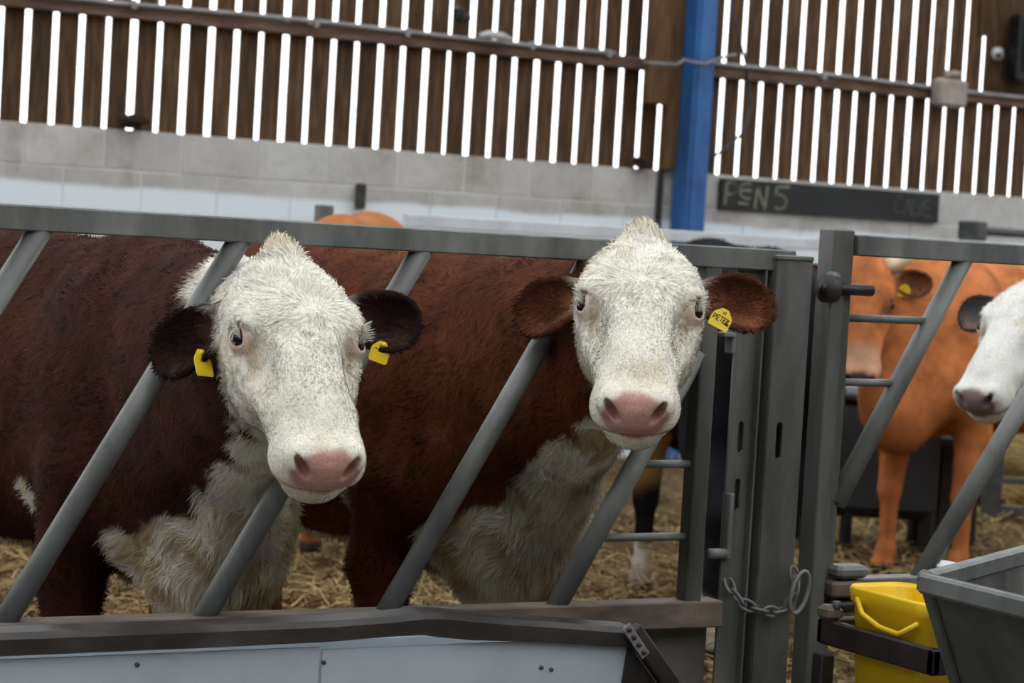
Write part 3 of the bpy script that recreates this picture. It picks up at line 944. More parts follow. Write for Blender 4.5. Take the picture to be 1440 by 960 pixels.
def body_sdf(p, S):
    pa = p.copy(); pa[:, 1] = np.abs(pa[:, 1])
    g = S.get('girth', 1.0)
    d = ell(p, (0, 0, .99), (.34, .25 * g, .37))
    d = smin(d, ell(p, (-.58, 0, .98), (.68, .325 * g, .365)), .12)
    d = smin(d, ell(p, (-1.12, 0, 1.07), (.36, .255, .28)), .10)
    d = smin(d, cap(p, (.0, 0, 1.275), (-1.22, 0, 1.285), .085, .085), .12)
    d = smin(d, ell(pa, (-1.12, .17, 1.22), (.09, .08, .08)), .09)                   # hooks
    d = smin(d, ell(p, (-1.36, 0, 1.12), (.14, .19, .20)), .10)
    d = smin(d, ell(pa, (.06, .175, 1.00), (.17, .085, .27)), .06)                   # shoulder
    d = smin(d, ell(pa, (.17, .15, .86), (.12, .09, .13)), .06)                      # point of shoulder
    d = smin(d, ell(p, (.30, 0, .80), (.20, .165, .23)), .09)                        # brisket
    d = smin(d, ell(p, (.34, 0, .66), (.12, .085, .10)), .07)
    # legs
    d = smin(d, cap(pa, (.09, .185, .86), (.02, .185, .64), .105, .075), .05)
    d = smin(d, cap(pa, (.02, .185, .64), (.06, .18, .38), .075, .050), .035)
    d = smin(d, ell(pa, (.065, .18, .375), (.052, .048, .060)), .02)
    d = smin(d, cap(pa, (.06, .18, .37), (.055, .18, .12), .040, .034), .02)
    d = smin(d, ell(pa, (.06, .18, .115), (.045, .042, .042)), .02)
    d = smin(d, cap(pa, (.065, .18, .10), (.085, .18, .035), .040, .052), .02)
    d = smin(d, ell(pa, (-1.16, .175, .86), (.20, .105, .28)), .07)
    d = smin(d, cap(pa, (-1.20, .175, .70), (-1.40, .17, .50), .095, .058), .05)
    d = smin(d, ell(pa, (-1.41, .17, .49), (.055, .042, .065)), .02)
    d = smin(d, cap(pa, (-1.41, .17, .48), (-1.37, .17, .13), .043, .036), .02)
    d = smin(d, cap(pa, (-1.365, .17, .11), (-1.345, .17, .035), .042, .053), .02)
    d = smax(d, -p[:, 2] + .004, .01)
    # tail
    d = smin(d, cap(p, (-1.44, 0, 1.28), (-1.54, 0, 1.10), .045, .028), .03)
    d = smin(d, cap(p, (-1.54, 0, 1.10), (-1.545, 0, .62), .024, .018), .02)
    d = smin(d, ell(p, (-1.545, 0, .50), (.032, .034, .14)), .03)
    return d


class Cow:
    def __init__(self, S):
        self.S = S
        h = np.array((*S['heading'], 0.0)); h /= np.linalg.norm(h)
        self.R = np.stack([h, np.array((-h[1], h[0], 0)), np.array((0, 0, 1.0))], 1)   # cow -> world
        self.o = np.array((*S['origin'], 0.0)); self.sc = S.get('scale', 1.0)
        # head frame
        hh = np.array((*S['face'], 0.0)); hh /= np.linalg.norm(hh)
        a = math.radians(S['face_pitch'])
        Fv = hh * math.cos(a) + np.array((0, 0, -math.sin(a)))
        Nv = hh * math.sin(a) + np.array((0, 0, math.cos(a)))
        Xv = np.cross(Fv, Nv)
        rl = math.radians(S.get('face_roll', 0))
        # roll the head about its long axis
        Xr = Xv * math.cos(rl) + Nv * math.sin(rl); Nr = -Xv * math.sin(rl) + Nv * math.cos(rl)
        Wh = np.stack([Xr, Fv, Nr], 1)                                                  # head -> world dirs
        self.Hs = S.get('head_scale', 1.0)
        self.HR = self.R.T @ Wh
        eye_w = np.array(S['eyes'], float)
        eye_c = self.R.T @ (eye_w - self.o) / self.sc
        self.Ho = eye_c - self.HR @ (np.array((0, .205, -.03)) * self.Hs)
        self.ears = ear_frames(S)

    def to_head(self, p):
        return ((p - self.Ho) @ self.HR) / self.Hs

    def from_head(self, q):
        return self.Ho + (self.HR @ (np.asarray(q, float) * self.Hs))

    def world(self, p):
        return self.o + (np.asarray(p) * self.sc) @ self.R.T

    def neck_pts(self):
        return self.from_head((0, .035, -.125)), self.from_head((0, .085, -.165)), self.from_head((0, .155, -.195))

    def sdf(self, p, parts=False):
        q = self.to_head(p)
        b = body_sdf(p, self.S)
        a0, a1, a2 = self.neck_pts()
        nk = self.S.get('neck', 1.0)
        n = cap(p, (-.02, 0, 1.20), a0, .185, .095 * nk)
        n = smin(n, cap(p, (.10, 0, 1.05), a1, .225, .112 * nk), .06)
        n = smin(n, cap(p, (.22, 0, .90), a2, .20, .082 * nk), .06)
        # dewlap: thin fold under the throat
        n = smin(n, cap(p, (.42, 0, .74), a2 + (np.array((.40, 0, .74)) - a2) * .35, .085, .050), .07)
        hd = head_sdf(q) * self.Hs
        er = np.full(len(p), 9.0)
        for base, R in self.ears:
            er = np.minimum(er, ear_sdf(q, base, R) * self.Hs)
        d = smin(smin(b, n, .09), hd, .035)
        d = smin(d, er, .008)
        return (d, b, n, hd, er) if parts else d


def grid_axis(lo, hi, flo, fhi, fine, coarse):
    a = [lo]
    while a[-1] < hi:
        x = a[-1]
        if x < flo - .02: st = min(coarse, max(fine, (flo - x) * .35 + fine * .5))
        elif x > fhi: st = min(coarse, max(fine, (x - fhi) * .35 + fine))
        else: st = fine
        a.append(x + st)
    while (len(a) - 1) % 4: a.append(a[-1] + coarse)
    return np.array(a)


CORN = [(0, 0, 0), (1, 0, 0), (0, 1, 0), (1, 1, 0), (0, 0, 1), (1, 0, 1), (0, 1, 1), (1, 1, 1)]
EDG = [(0, 1), (2, 3), (4, 5), (6, 7), (0, 2), (1, 3), (4, 6), (5, 7), (0, 4), (1, 5), (2, 6), (3, 7)]


def polygonise(fn, xs, ys, zs):
    nx, ny, nz = len(xs), len(ys), len(zs)
    cx, cy, cz = xs[::4], ys[::4], zs[::4]
    P = np.stack(np.meshgrid(cx, cy, cz, indexing='ij'), -1).reshape(-1, 3).astype(np.float32)
    Vc = np.concatenate([fn(c) for c in np.array_split(P, max(1, len(P) // 400000))]).reshape(len(cx), len(cy), len(cz))
    mn = np.minimum.reduce([np.abs(Vc[i:Vc.shape[0] - 1 + i, j:Vc.shape[1] - 1 + j, k:Vc.shape[2] - 1 + k]) for i, j, k in CORN])
    diag = np.sqrt(np.diff(cx)[:, None, None] ** 2 + np.diff(cy)[None, :, None] ** 2 + np.diff(cz)[None, None, :] ** 2)
    sg = np.sign(Vc)
    mixd = np.abs(sum(sg[i:Vc.shape[0] - 1 + i, j:Vc.shape[1] - 1 + j, k:Vc.shape[2] - 1 + k] for i, j, k in CORN)) < 8
    near = (mn < diag * .95) | mixd
    V = np.repeat(np.repeat(np.repeat(Vc[:-1, :-1, :-1], 4, 0), 4, 1), 4, 2)
    V = np.pad(V, ((0, 1), (0, 1), (0, 1)), mode='edge').astype(np.float32)
    fm = np.zeros(V.shape, bool)
    nf = np.repeat(np.repeat(np.repeat(near, 4, 0), 4, 1), 4, 2)
    for i, j, k in CORN:
        fm[i:nx - 1 + i, j:ny - 1 + j, k:nz - 1 + k] |= nf
    I = np.argwhere(fm)
    pts = np.stack([xs[I[:, 0]], ys[I[:, 1]], zs[I[:, 2]]], 1).astype(np.float32)
    val = np.concatenate([fn(c) for c in np.array_split(pts, max(1, len(pts) // 300000))])
    V[I[:, 0], I[:, 1], I[:, 2]] = val
    Sg = V < 0
    cnt = sum(Sg[i:nx - 1 + i, j:ny - 1 + j, k:nz - 1 + k].astype(np.int8) for i, j, k in CORN)
    act = np.argwhere((cnt > 0) & (cnt < 8))
    cid = np.full((nx - 1, ny - 1, nz - 1), -1, np.int32)
    cid[act[:, 0], act[:, 1], act[:, 2]] = np.arange(len(act))
    cv = np.stack([V[act[:, 0] + i, act[:, 1] + j, act[:, 2] + k] for i, j, k in CORN], 1)
    cp = np.stack([np.stack([xs[act[:, 0] + i], ys[act[:, 1] + j], zs[act[:, 2] + k]], 1) for i, j, k in CORN], 1)
    acc = np.zeros((len(act), 3)); num = np.zeros(len(act))
    for a, b in EDG:
        ms = (cv[:, a] < 0) != (cv[:, b] < 0)
        t_ = np.where(ms, cv[:, a] / np.where(ms, cv[:, a] - cv[:, b], 1), 0)
        acc += np.where(ms[:, None], cp[:, a] + (cp[:, b] - cp[:, a]) * t_[:, None], 0)
        num += ms
    verts = acc / num[:, None]
    quads = []
    for ax in range(3):
        sl0 = [slice(1, -1)] * 3; sl1 = [slice(1, -1)] * 3
        sl0[ax] = slice(0, -1); sl1[ax] = slice(1, None)
        A, B = Sg[tuple(sl0)], Sg[tuple(sl1)]
        E = np.argwhere(A != B)
        if not len(E): continue
        ins = A[E[:, 0], E[:, 1], E[:, 2]]
        off = np.ones(3, int); off[ax] = 0
        E = E + off
        u_, v_ = [(1, 2), (2, 0), (0, 1)][ax]
        du = np.zeros(3, int); du[u_] = 1
        dv = np.zeros(3, int); dv[v_] = 1
        g = lambda o_: cid[tuple((E - o_).T)]
        q = np.stack([g(du + dv), g(dv), g(0 * du), g(du)], 1)
        q[~ins] = q[~ins][:, ::-1]
        quads.append(q)
    F = np.concatenate(quads)
    return verts, F[(F >= 0).all(1)]


def vert_normals(v, f):
    n = np.cross(v[f[:, 2]] - v[f[:, 0]], v[f[:, 3]] - v[f[:, 1]])
    out = np.zeros_like(v)
    for k in range(4): np.add.at(out, f[:, k], n)
    return out / (np.linalg.norm(out, axis=1, keepdims=True) + 1e-12)


def sst(a, b, x):
    t_ = np.clip((x - a) / (b - a), 0, 1)
    return t_ * t_ * (3 - 2 * t_)


def mixv(a, b, t_):
    return a * (1 - t_[:, None]) + np.asarray(b) * t_[:, None]


def paint(cow, v):
    """inherent coat colour at cow-frame points; returns rgb, wet mask, white mask"""
    S = cow.S
    d, b, n, hd, er = cow.sdf(v.astype(np.float32), True)
    q = cow.to_head(v)
    qa = q.copy(); qa[:, 0] = np.abs(qa[:, 0])
    N1 = fbm(v * 9, 21, 4) - .5
    N2 = fbm(v * 30, 31, 3) - .5
    brown = np.array(S['brown'])
    c = np.tile(brown, (len(v), 1)) * (1 + .9 * N1 + .5 * N2)[:, None]
    a0, a1, a2 = cow.neck_pts()
    white = np.zeros(len(v))
    if S.get('pattern') == 'hereford':
        j = N1 * .10 + N2 * .035
        reg = hd - .012 + .0 * j
        thr = S.get('throat', .115)
        reg = np.minimum(reg, cap(v, a2 + (0, 0, -.02), (.42, 0, .76), .075, thr) + j)
        reg = np.minimum(reg, ell(v, (.36, 0, .70), (.27, S.get('brisket_w', .25), .21)) + j)
        reg = np.minimum(reg, cap(v, a0 + (0, 0, .06), a0 + (np.array((.0, 0, 1.34)) - a0) * S.get('crest', .6), S.get('crest_r', .06), S.get('crest_r', .06)) + j * .6)
        reg = np.minimum(reg, np.maximum(v[:, 2] - .42, -(np.abs(v[:, 1]) - .5)) + j)
        reg = np.minimum(reg, ell(v, (-.45, 0, .60), (.7, .17, .09)) + j)
        reg = np.minimum(reg, ell(v, (-.13, -.30, .78), (.05, .10, .075)) + j * .7)
        reg = np.minimum(reg, ell(v, (-1.545, 0, .48), (.06, .06, .17)) + j)
        white = 1 - sst(-.008, .010, reg)
    elif S.get('pattern') == 'white':
        white = np.ones(len(v))
        white *= 1 - sst(.0, .05, -(v[:, 0] - .1) + N1 * .3) * S.get('body_dark', 0)
    elif S.get('pattern') == 'black':
        reg = np.minimum(np.maximum(v[:, 2] - .72, -v[:, 0] - 1.0) * 0 + 9, np.maximum(v[:, 2] - .22, -9) + N1 * .1)
        white = (1 - sst(-.02, .02, reg)) * .8
    ws = np.array(S.get('white', (.80, .755, .65)))
    wc = np.tile(ws, (len(v), 1)) * (1 + .18 * N1 + .22 * N2)[:, None]
    # grime on brisket and lower coat: yellow-brown staining
    gr = (v[:, 2] < 1.05) * sst(.42, .72, .5 + N1 * 1.5 + N2 * .6) * .9 * (1 - sst(.0, .05, -(hd - .06)))
    wc = mixv(wc, (.42, .33, .16), np.clip(gr, 0, 1))
    wc = mixv(wc, (.55, .46, .29), sst(.035, -.02, q[:, 1]) * .7 * (hd < .03))
    # faint cream stain on the face
    st = sst(.05, .28, N1 + .5 * N2) * .5 * (hd < .03)
    wc = mixv(wc, (.52, .43, .27), st)
    c = mixv(c, wc, white) if False else c * (1 - white)[:, None] + wc * white[:, None]
    if S.get('pattern') == 'black':
        tn = sst(.10, .0, ell(v, (.04, .2, .60), (.12, .14, .10)) + N1 * .1)
        c = mixv(c, (.38, .22, .08), tn)
    if S.get('pale_muzzle'):
        pm = sst(.36, .44, q[:, 1]) * (hd < .03)
        c = mixv(c, (.55, .36, .24), pm * .7)
    # ears
    em = sst(.010, -.002, er - np.maximum(hd * 0, 0)) * sst(.005, .03, hd)
    ec = np.tile(np.array(S.get('ear', S['brown'])), (len(v), 1)) * (1 + .8 * N1 + .5 * N2)[:, None]
    for base, R in cow.ears:
        p_ = (q - base) @ R
        inner = sst(.012, .0, np.abs(p_[:, 0] - .09) - .055) * sst(.03, .015, np.abs(p_[:, 1] - .016) - .004) * sst(-.006, .004, p_[:, 2]) * (np.abs(p_[:, 1]) < .06) * (er < .02)
        ec = mixv(ec, S.get('ear_in', (.16, .075, .04)), np.clip(inner, 0, 1) * .7)
        wl = sst(.05, .015, p_[:, 0]) * sst(.0, .02, -p_[:, 1] - .005) * (er < .02)
        ec = mixv(ec, (.60, .56, .48), np.clip(wl, 0, 1) * .6)
    c = c * (1 - em)[:, None] + ec * em[:, None]
    # nose pad, nostrils, mouth, eye rims
    wet = np.zeros(len(v))
    if hd.min() < .05:
        nose = sst(.012, -.002, ell(q, (0, .526, -.064), (.057, .046, .047)) + N2 * .012) * (hd < .02)
        lip = sst(.007, .0, np.abs(q[:, 2] + .102) - .004) * sst(.435, .455, q[:, 1]) * (hd < .02) * .6
        sk = np.clip(np.maximum(nose, lip), 0, 1)
        pk = np.tile(np.array(S.get('nose', (.50, .275, .235))), (len(v), 1)) * (1 + .35 * N2 + .25 * N1)[:, None]
        c = c * (1 - sk)[:, None] + pk * sk[:, None]
        wet = nose
        ed = np.sqrt(((qa - EYE) ** 2).sum(1))
        rim = sst(.034, .026, ed + N2 * .008) * sst(-.01, .01, (qa - EYE) @ EDIR) * S.get('rim', .65) * (hd < .02)
        c = mixv(c, S.get('rim_c', (.50, .27, .22)), np.clip(rim, 0, 1))
        tear = sst(.014, .004, np.abs(qa[:, 0] - .088 + (qa[:, 1] - .23) * .12)) * sst(.21, .235, q[:, 1]) * sst(.29, .245, q[:, 1]) * (q[:, 2] > -.08) * (hd < .02)
        c = mixv(c, (.36, .27, .15), np.clip(tear, 0, 1) * .6)
    hoof = (v[:, 2] < .055)
    c[hoof] = (.06, .05, .04)
    return np.clip(c, .002, .9), wet, white, (hd, er, q)


def fur(cow, v, f, nrm, colr, white, info, count, root, name='coat'):
    hd, er, q = info
    S = cow.S
    L = np.full(len(v), .024)
    hm = hd < .012
    L = np.where(hm, np.interp(q[:, 1], [-.04, .02, .10, .20, .30, .42, .48], [.032, .026, .021, .018, .011, .007, .004]), L)
    br = (~hm) & (v[:, 2] < .92) & (v[:, 0] > .02) & (white > .4)
    L = np.where(br, .045, L)
    L = np.where((~hm) & (v[:, 2] < .45), .014, L)
    L = np.where(er < .006, .016, L)
    qa = q.copy(); qa[:, 0] = np.abs(qa[:, 0])
    bald = (ell(q, (0, .526, -.064), (.059, .048, .049)) < .004) | (np.sqrt(((qa - EYE) ** 2).sum(1)) < .030)
    bald &= hd < .03
    wgt = np.where(hm, 3.2, 1.0)
    wgt = np.where(er < .006, 2.6, wgt)
    wgt = np.where(br, 2.2, wgt)
    wgt = np.where(v[:, 0] < -.9, .35, wgt)
    wgt[bald] = 0
    tri = np.concatenate([f[:, [0, 1, 2]], f[:, [0, 2, 3]]])
    ar = np.linalg.norm(np.cross(v[tri[:, 1]] - v[tri[:, 0]], v[tri[:, 2]] - v[tri[:, 0]]), axis=1) * wgt[tri].mean(1)
    cs = np.cumsum(ar); cs /= cs[-1]
    ti = np.searchsorted(cs, rng.random(count))
    r1, r2 = np.sqrt(rng.random(count)), rng.random(count)
    bc_ = np.stack([1 - r1, r1 * (1 - r2), r1 * r2], 1)
    T = tri[ti]
    P = (v[T] * bc_[:, :, None]).sum(1); Nn = (nrm[T] * bc_[:, :, None]).sum(1); Nn /= np.linalg.norm(Nn, axis=1, keepdims=True)
    C = (colr[T] * bc_[:, :, None]).sum(1); Ln = (L[T] * bc_).sum(1)
    Q = (q[T] * bc_[:, :, None]).sum(1); Hh = (hd[T] * bc_).sum(1); Er = (er[T] * bc_).sum(1)
    # comb direction
    body_dir = np.stack([-np.ones(count) * .8, np.zeros(count), -np.ones(count) * .75], 1)
    hl = np.stack([Q[:, 0] * .8, Q[:, 1] - .185, np.zeros(count)], 1)
    hl = np.where(Q[:, 1:2] > .27, np.array((0, 1.0, 0)) + hl * np.array((2.0, 0, 0)), hl / (np.linalg.norm(hl, axis=1, keepdims=True) + 1e-6))
    head_dir = hl @ cow.HR.T
    D = np.where((Hh < .012)[:, None], head_dir, body_dir)
    D = np.where((Er < .006)[:, None], (np.sign(Q[:, :1]) * np.array((1.0, .25, 0))) @ cow.HR.T, D)
    fr = np.where(Hh < .012, 24.0, 15.0)[:, None]
    W = np.stack([fbm(P * fr, 41 + k, 2) - .5 for k in range(3)], 1)
    amp = np.where(Hh < .012, np.interp(Q[:, 1], [.0, .22, .32], [3.2, 2.6, .8]), 2.6)[:, None]
    D = D + W * amp + rng.normal(0, .13, (count, 3))
    D -= Nn * (D * Nn).sum(1, keepdims=True)
    D /= np.linalg.norm(D, axis=1, keepdims=True) + 1e-9
    lift = np.clip(rng.normal(.34, .12, count), .1, .9)[:, None]
    lift = np.where((Hh < .012)[:, None], lift * .7, lift)
    lift = np.where((Er < .006)[:, None], .22, lift)
    d0 = D * (1 - lift) + Nn * lift; d0 /= np.linalg.norm(d0, axis=1, keepdims=True)
    Ln = Ln * rng.uniform(.6, 1.25, count)
    W2 = np.stack([fbm(P * fr * 2 + 9, 51 + k, 1) - .5 for k in range(3)], 1)
    d1 = D + W2 * 1.2 + Nn * lift * .2 + np.array((0, 0, -.25)); d1 /= np.linalg.norm(d1, axis=1, keepdims=True)
    side = np.cross(d0, Nn); side /= np.linalg.norm(side, axis=1, keepdims=True) + 1e-9
    wd = (rng.uniform(.0006, .0012, count) * np.where(Ln > .03, 1.3, 1.0))[:, None]
    p0 = P - Nn * .002
    p1 = P + d0 * (Ln * .5)[:, None]
    p2 = p1 + d1 * (Ln * .5)[:, None]
    vs = np.stack([p0 - side * wd, p0 + side * wd, p1 + side * wd * .8, p1 - side * wd * .8, p2], 1).reshape(-1, 3)
    b_ = np.arange(count)[:, None] * 5
    tr_ = np.concatenate([b_ + [0, 1, 2], b_ + [0, 2, 3], b_ + [3, 2, 4]], 1).reshape(-1, 3)
    dk = C[:, :3].max(1) < .25
    tone = np.clip(1 + rng.normal(0, .15, count) * np.where(dk, 2.2, 1) + W[:, 0] * np.where(dk, 2.4, .85), .25, 2.6)[:, None]
    cc = np.clip(C[:, :3] * tone, .002, .92)
    cc = np.repeat(np.concatenate([cc, np.zeros((count, 1))], 1), 5, 0)
    o = mesh_np(name, vs, tr_, 'coat', root, True, cc)
    nn = np.repeat(Nn, 5, 0) + np.repeat(d0, 5, 0) * .25
    nn /= np.linalg.norm(nn, axis=1, keepdims=True)
    o.data.normals_split_custom_set_from_vertices([tuple(x) for x in nn])
    o['kind'] = 'stuff'
    return o


def ball(c, r, ax=None, n=16):
    vs, fs = [], []
    for i in range(n + 1):
        a = math.pi * i / n
        for j in range(2 * n):
            b_ = math.pi * j / n
            vs.append((c[0] + r * math.sin(a) * math.cos(b_), c[1] + r * math.sin(a) * math.sin(b_), c[2] + r * math.cos(a)))
    for i in range(n):
        for j in range(2 * n):
            j2 = (j + 1) % (2 * n)
            fs.append((i * 2 * n + j, (i + 1) * 2 * n + j, (i + 1) * 2 * n + j2, i * 2 * n + j2))
    return vs, fs


def make_cow(name, S, label, cat, fine, coarse, hairs, group=None):
    cow = Cow(S)
    root = empty(name, tuple(cow.o), label, cat, group)
    root.rotation_euler = (0, 0, math.atan2(cow.R[1, 0], cow.R[0, 0]))
    root.scale = (cow.sc,) * 3
    # fine grid where the head is
    hp = np.array([cow.from_head((x, y, z)) for x in (-.30, .30) for y in (-.04, .54) for z in (-.20, .05)])
    lo, hi = hp.min(0), hp.max(0)
    BB = np.array(((-1.62, -.46, -.012), (.62, .46, 1.46)))
    BB[0] = np.minimum(BB[0], lo - .05); BB[1] = np.maximum(BB[1], hi + .05)
    ax = [grid_axis(BB[0, k], BB[1, k], lo[k], hi[k], fine, coarse) for k in range(3)]
    v, f = polygonise(lambda p: cow.sdf(p), *ax)
    nrm = vert_normals(v, f)
    colr, wet, white, info = paint(cow, v)
    c4 = np.concatenate([colr, wet[:, None]], 1)
    body = mesh_np('body', v, f, 'hide', root, True, c4)
    if hairs:
        fur(cow, v, f, nrm, colr, white, info, hairs, root)
    for s in (1, -1):
        e = cow.from_head(EYE * np.array((s, 1, 1)))
        vs, fs = ball(e, .0246 * cow.Hs)
        m = MB(); m.add(vs, fs)
        o = m.build('eye', 'eye', None, True); o.parent = root
    cow.root = root
    return cow


def child_local(m, name, mat, cow, smooth=True):
    o = m.build(name, mat, None, smooth); o.parent = cow.root
    return o


def lashes(cow):
    for s in (1, -1):
        m = MB()
        for k in range(30):
            u_ = -1 + 2 * k / 29 + random.uniform(-.03, .03)
            base = EYE + EDIR * .020 + np.array((-.002, u_ * .019, .0175 - .006 * u_ * u_)) 
            tip = base + EDIR * random.uniform(.010, .018) + np.array((.006, u_ * .008, random.uniform(.004, .012)))
            mid = (base + tip) / 2 + np.array((0, 0, .003))
            pts = [cow.from_head(x * np.array((s, 1, 1))) for x in (base, mid, tip)]
            m.tube(pts, [.0006, .0005, .0002], 3)
        o = child_local(m, 'eyelashes', 'lash', cow); o['kind'] = 'stuff'


def ear_tag(cow, k, along, across, hang, size, text=None, tilt=0.0, turn=0.0, out=.012):
    """yellow tag pinned through ear k (0 = the animal's right); tag plane faces the ear's open side"""
    base, R = cow.ears[k]
    e, w, n = R[:, 0], R[:, 1], R[:, 2]
    if w[1] - w[2] < 0: w = -w          # w points down the face / towards the ground
    c_ = base + e * along + w * across + n * out
    ct, st = math.cos(tilt), math.sin(tilt)
    ex = e * ct + w * st; wy = -e * st + w * ct
    ca, sa = math.cos(turn), math.sin(turn)
    ex2 = ex * ca + n * sa; n2 = -ex * sa + n * ca
    W_, H_ = size
    prof = [(-.16, -.5), (.16, -.5), (.24, -.42), (.46, -.18), (.5, -.05), (.5, .42), (.44, .5), (-.44, .5), (-.5, .42), (-.5, -.05), (-.46, -.18), (-.24, -.42)]
    root = child_local(MB().add([cow.from_head(c_ + ex2 * x * W_ + wy * (y + hang) * H_ + n2 * t_) for t_ in (0, .0025) for x, y in prof],
                                [tuple(range(12)), tuple(reversed(range(12, 24)))] + [(i, i + 12, (i + 1) % 12 + 12, (i + 1) % 12) for i in range(12)]), 'ear_tag', 'tag', cow, False)
    root['label'] = 'yellow plastic ear tag'
    m = MB(); pc = c_ + wy * (hang - .36) * H_
    m.tube([cow.from_head(pc - n2 * .002), cow.from_head(pc + n2 * .006)], .0045, 10)
    b_ = child_local(m, 'tag_button', 'tag', cow); b_.parent = root
    if text:
        m = MB()
        for ln, ox in text:
            for a, b2 in zip(ln[:-1], ln[1:]):
                pa_ = c_ + ex2 * ((a[0] * .16 + ox) * W_) + wy * ((hang + .16 - a[1] * .26) * H_) + n2 * .0032
                pb_ = c_ + ex2 * ((b2[0] * .16 + ox) * W_) + wy * ((hang + .16 - b2[1] * .26) * H_) + n2 * .0032
                m.tube([cow.from_head(pa_), cow.from_head(pb_)], .0008, 5)
        o = child_local(m, 'lettering', 'ink', cow); o.parent = root; o['kind'] = 'stuff'


MT['lash'] = simple('white_lashes', [(0.3, (.6, .57, .5)), (0.7, (.8, .77, .7))], 20, 0.6, 0, 0)
EAR_OUT = ((.96, .02, -.22), (.1, .62, .75))
def mirror(e): return ((-e[0][0], e[0][1], e[0][2]), (-e[1][0], e[1][1], e[1][2]))
# the animal's own axes: heading is where the body points, face where the head points
L = dict(heading=(.12, -.99), origin=(-.46, .78), brisket_w=.22, face=(-.20, -1), face_pitch=37, scale=.96, head_scale=1.0 / .96, eyes=at(421, 474, Y=-.30), pattern='hereford',
         brown=(.043, .0145, .0085), ear=(.022, .011, .010), ear_in=(.06, .032, .024), throat=.10, crest=.25, crest_r=.11, ear_r=((.66, .12, -.72), (.55, .45, .70)), ear_l=((-.97, -.02, -.12), (-.1, .75, .6)))
cowL = make_cow('hereford_cow', L, 'dark brown and white cow whose dark ears hold yellow tags, head through barrier', 'cow', .0045, .013, 110000)
lashes(cowL)
R = dict(heading=(.0, -1), origin=(.30, .78), brisket_w=.21, face=(-.53, -.839), face_pitch=33, scale=.96, head_scale=1.0 / .96, eyes=at(900, 428, Y=-.30), pattern='hereford',
         brown=(.100, .030, .0125), ear=(.085, .028, .014), ear_in=(.25, .095, .045), throat=.12, ear_r=((.80, .02, -.56), (.35, .60, .72)), ear_l=mirror(EAR_OUT))
cowR = make_cow('hereford_cow', R, 'red-brown and white cow with pale pink nose and one yellow lettered ear tag', 'cow', .0045, .013, 110000)
lashes(cowR)
PET = [([(0, 0), (0, 1), (.8, .85), (.7, .5), (0, .45)], -.40), ([(.8, 0), (0, .02), (0, 1), (.8, 1)], -.22), ([(0, .5), (.6, .5)], -.22), ([(.4, 0), (.4, 1)], -.05), ([(0, 1), (.8, 1)], -.05), ([(.8, 0), (0, .02), (0, 1), (.8, 1)], .12), ([(0, .5), (.6, .5)], .12), ([(0, 0), (0, 1), (.8, .8), (0, .5), (.8, 0)], .28)]
PET = [([(x, y) for x, y in ln], ox) for ln, ox in PET]
ear_tag(cowR, 1, .078, .030, .30, (.042, .042), PET, .25, 0.0, .022)
ear_tag(cowL, 0, .085, .035, .45, (.040, .052), None, -.35, 1.2, .02)
ear_tag(cowL, 1, .100, .045, .30, (.042, .040), None, .2, -.2, .02)
# ------------------------------------------------------------------ the other cattle
def far(name, S, label, cat, fine, coarse, hairs=0):
    S.setdefault('ear_r', EAR_OUT); S.setdefault('ear_l', mirror(EAR_OUT))
    return make_cow(name, S, label, cat, fine, coarse, hairs)


# orange bull: hoofs about (4.3, 4.0), looking at the camera, body going back to the right
bull_eye = at(1214, 425, D=9.75)
bb = at(1262, 640, D=10.05)
BU = far('horned_bull', dict(heading=(-.942, -.334), origin=(bb[0] + .30, bb[1] + .11), face=(-.60, -.80), face_pitch=62, eyes=bull_eye, brown=(.52, .175, .06), rim=0, pale_muzzle=True, ear=(.16, .06, .03), scale=1.0, head_scale=1.06, nose=(.10, .07, .06), girth=1.05), 'orange-brown horned bull facing out behind the gate', 'bull', .010, .020, 26000)
for s in (1, -1):
    pts = [BU.from_head((s * x, y, z)) for x, y, z in ((.070, .035, -.070), (.125, .015, -.055), (.160, -.005, -.035), (.168, -.02, -.015))]
    child_local(MB().tube(pts, [.036, .032, .025, .010], 12), 'horn', 'horn', BU)
ear_tag(BU, 1, .07, .02, .30, (.05, .05))

# white-faced cow at the gate's far end
WF = far('white_cow', dict(heading=(-.80, -.60), origin=(4.20, 1.62), face=(-.92, -.40), face_pitch=38, eyes=at(1428, 458, Y=1.10), pattern='white', body_dark=.0, white=(.72, .70, .66), brown=(.10, .05, .03), ear=(.02, .018, .018), nose=(.24, .17, .16), rim=.2, head_scale=1.0), 'white cow with a dark ear and grey-pink nose beyond the gate', 'cow', .008, .020, 26000)
# black cow standing beyond the post
BK = far('black_cow', dict(heading=(.41, .91), origin=(2.89, 3.53), face=(.41, .91), face_pitch=50, eyes=np.array((3.22, 4.20, 1.12)), pattern='black', brown=(.010, .010, .012), ear=(.01, .01, .01), nose=(.03, .03, .03), rim=0, scale=1.0), 'black cow with pale lower legs standing behind the slotted post', 'cow', .016, .022, 16000)
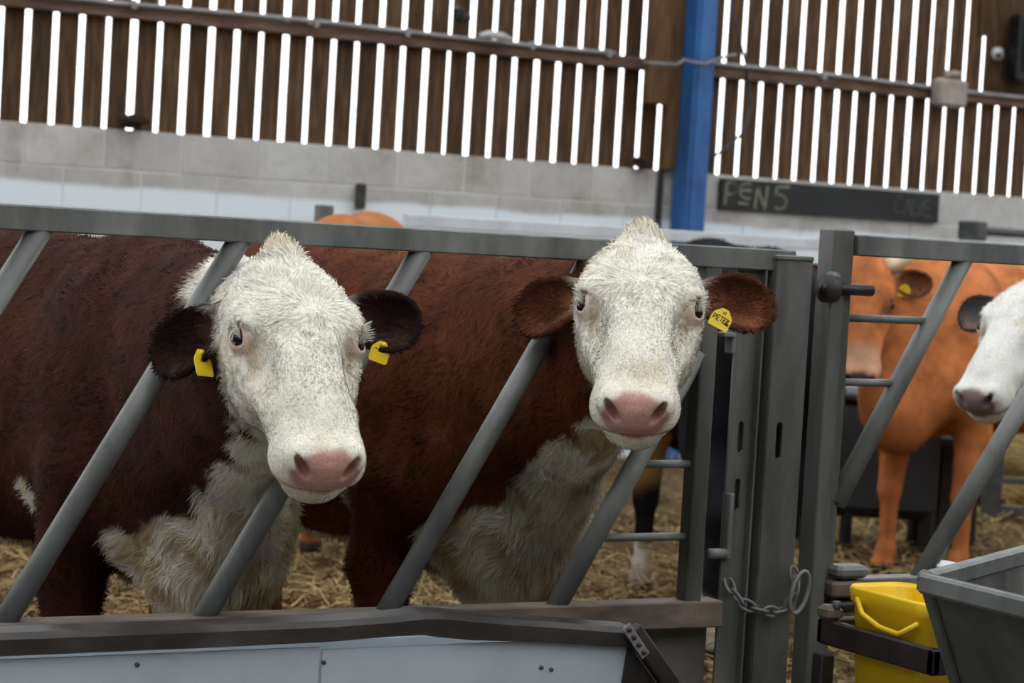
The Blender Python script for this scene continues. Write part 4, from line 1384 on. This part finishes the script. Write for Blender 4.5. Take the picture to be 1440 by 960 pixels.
# orange-backed cow deeper in the pen
OB = far('orange_cow', dict(heading=(.52, .855), origin=tuple(at(522, 300, Y=4.7)[:2]), face=(.52, .855), face_pitch=60, eyes=np.array((*(at(522, 300, Y=4.7)[:2] + np.array((.38, .62))), 1.0)), brown=(.36, .135, .05), ear=(.2, .08, .03), nose=(.1, .07, .06), rim=0, scale=1.02), 'orange-brown cow whose back shows above the barrier rail', 'cow', .016, .022, 0)

# ------------------------------------------------------------------ loose straw
def straw(name, n, area, seed, lift=.05, size=(.06, .20), label='loose golden straw strewn over the bedding'):
    r_ = np.random.default_rng(seed)
    x = r_.uniform(area[0], area[1], n); y = r_.uniform(area[2], area[3], n)
    keep = fbm(np.stack([x * 1.4, y * 1.4, x * 0], 1), seed, 2) > .40
    x, y = x[keep], y[keep]; n = len(x)
    z = ground_h(x, y) - .01 + r_.random(n) ** 2 * lift
    a = r_.uniform(0, 2 * math.pi, n); el = r_.normal(.05, .28, n)
    ln = r_.uniform(*size, n)
    d = np.stack([np.cos(a) * np.cos(el), np.sin(a) * np.cos(el), np.sin(el)], 1) * (ln / 2)[:, None]
    c = np.stack([x, y, z], 1)
    s_ = np.stack([-np.sin(a), np.cos(a), r_.normal(0, .6, n)], 1); s_ /= np.linalg.norm(s_, axis=1, keepdims=True)
    s_ *= r_.uniform(.0018, .0038, n)[:, None]
    k = np.stack([np.zeros(n), np.zeros(n), r_.normal(0, .012, n)], 1)
    vs = np.stack([c - d - s_, c - d + s_, c + k + s_, c + k - s_, c + d + s_, c + d - s_], 1).reshape(-1, 3)
    b_ = np.arange(n)[:, None] * 6
    fs = np.concatenate([b_ + [0, 1, 2, 3], b_ + [3, 2, 4, 5]], 1).reshape(-1, 4)
    g_ = r_.random(n)[:, None]
    cc = np.array((.11, .06, .02)) * (1 - g_) + np.array((.42, .30, .13)) * g_
    cc = np.repeat(np.concatenate([cc, np.zeros((n, 1))], 1), 6, 0)
    o = mesh_np(name, vs, fs, 'strawmat', None, False, cc)
    return tag(o, label, 'straw', None, 'stuff')


straw('straw', 42000, (-.6, 8.6, .8, 8.3), 4)
straw('straw_heap', 9000, (.2, 2.6, 2.2, 4.6), 8, .22, (.08, .26), 'thick golden straw heaped under the red-brown cow')
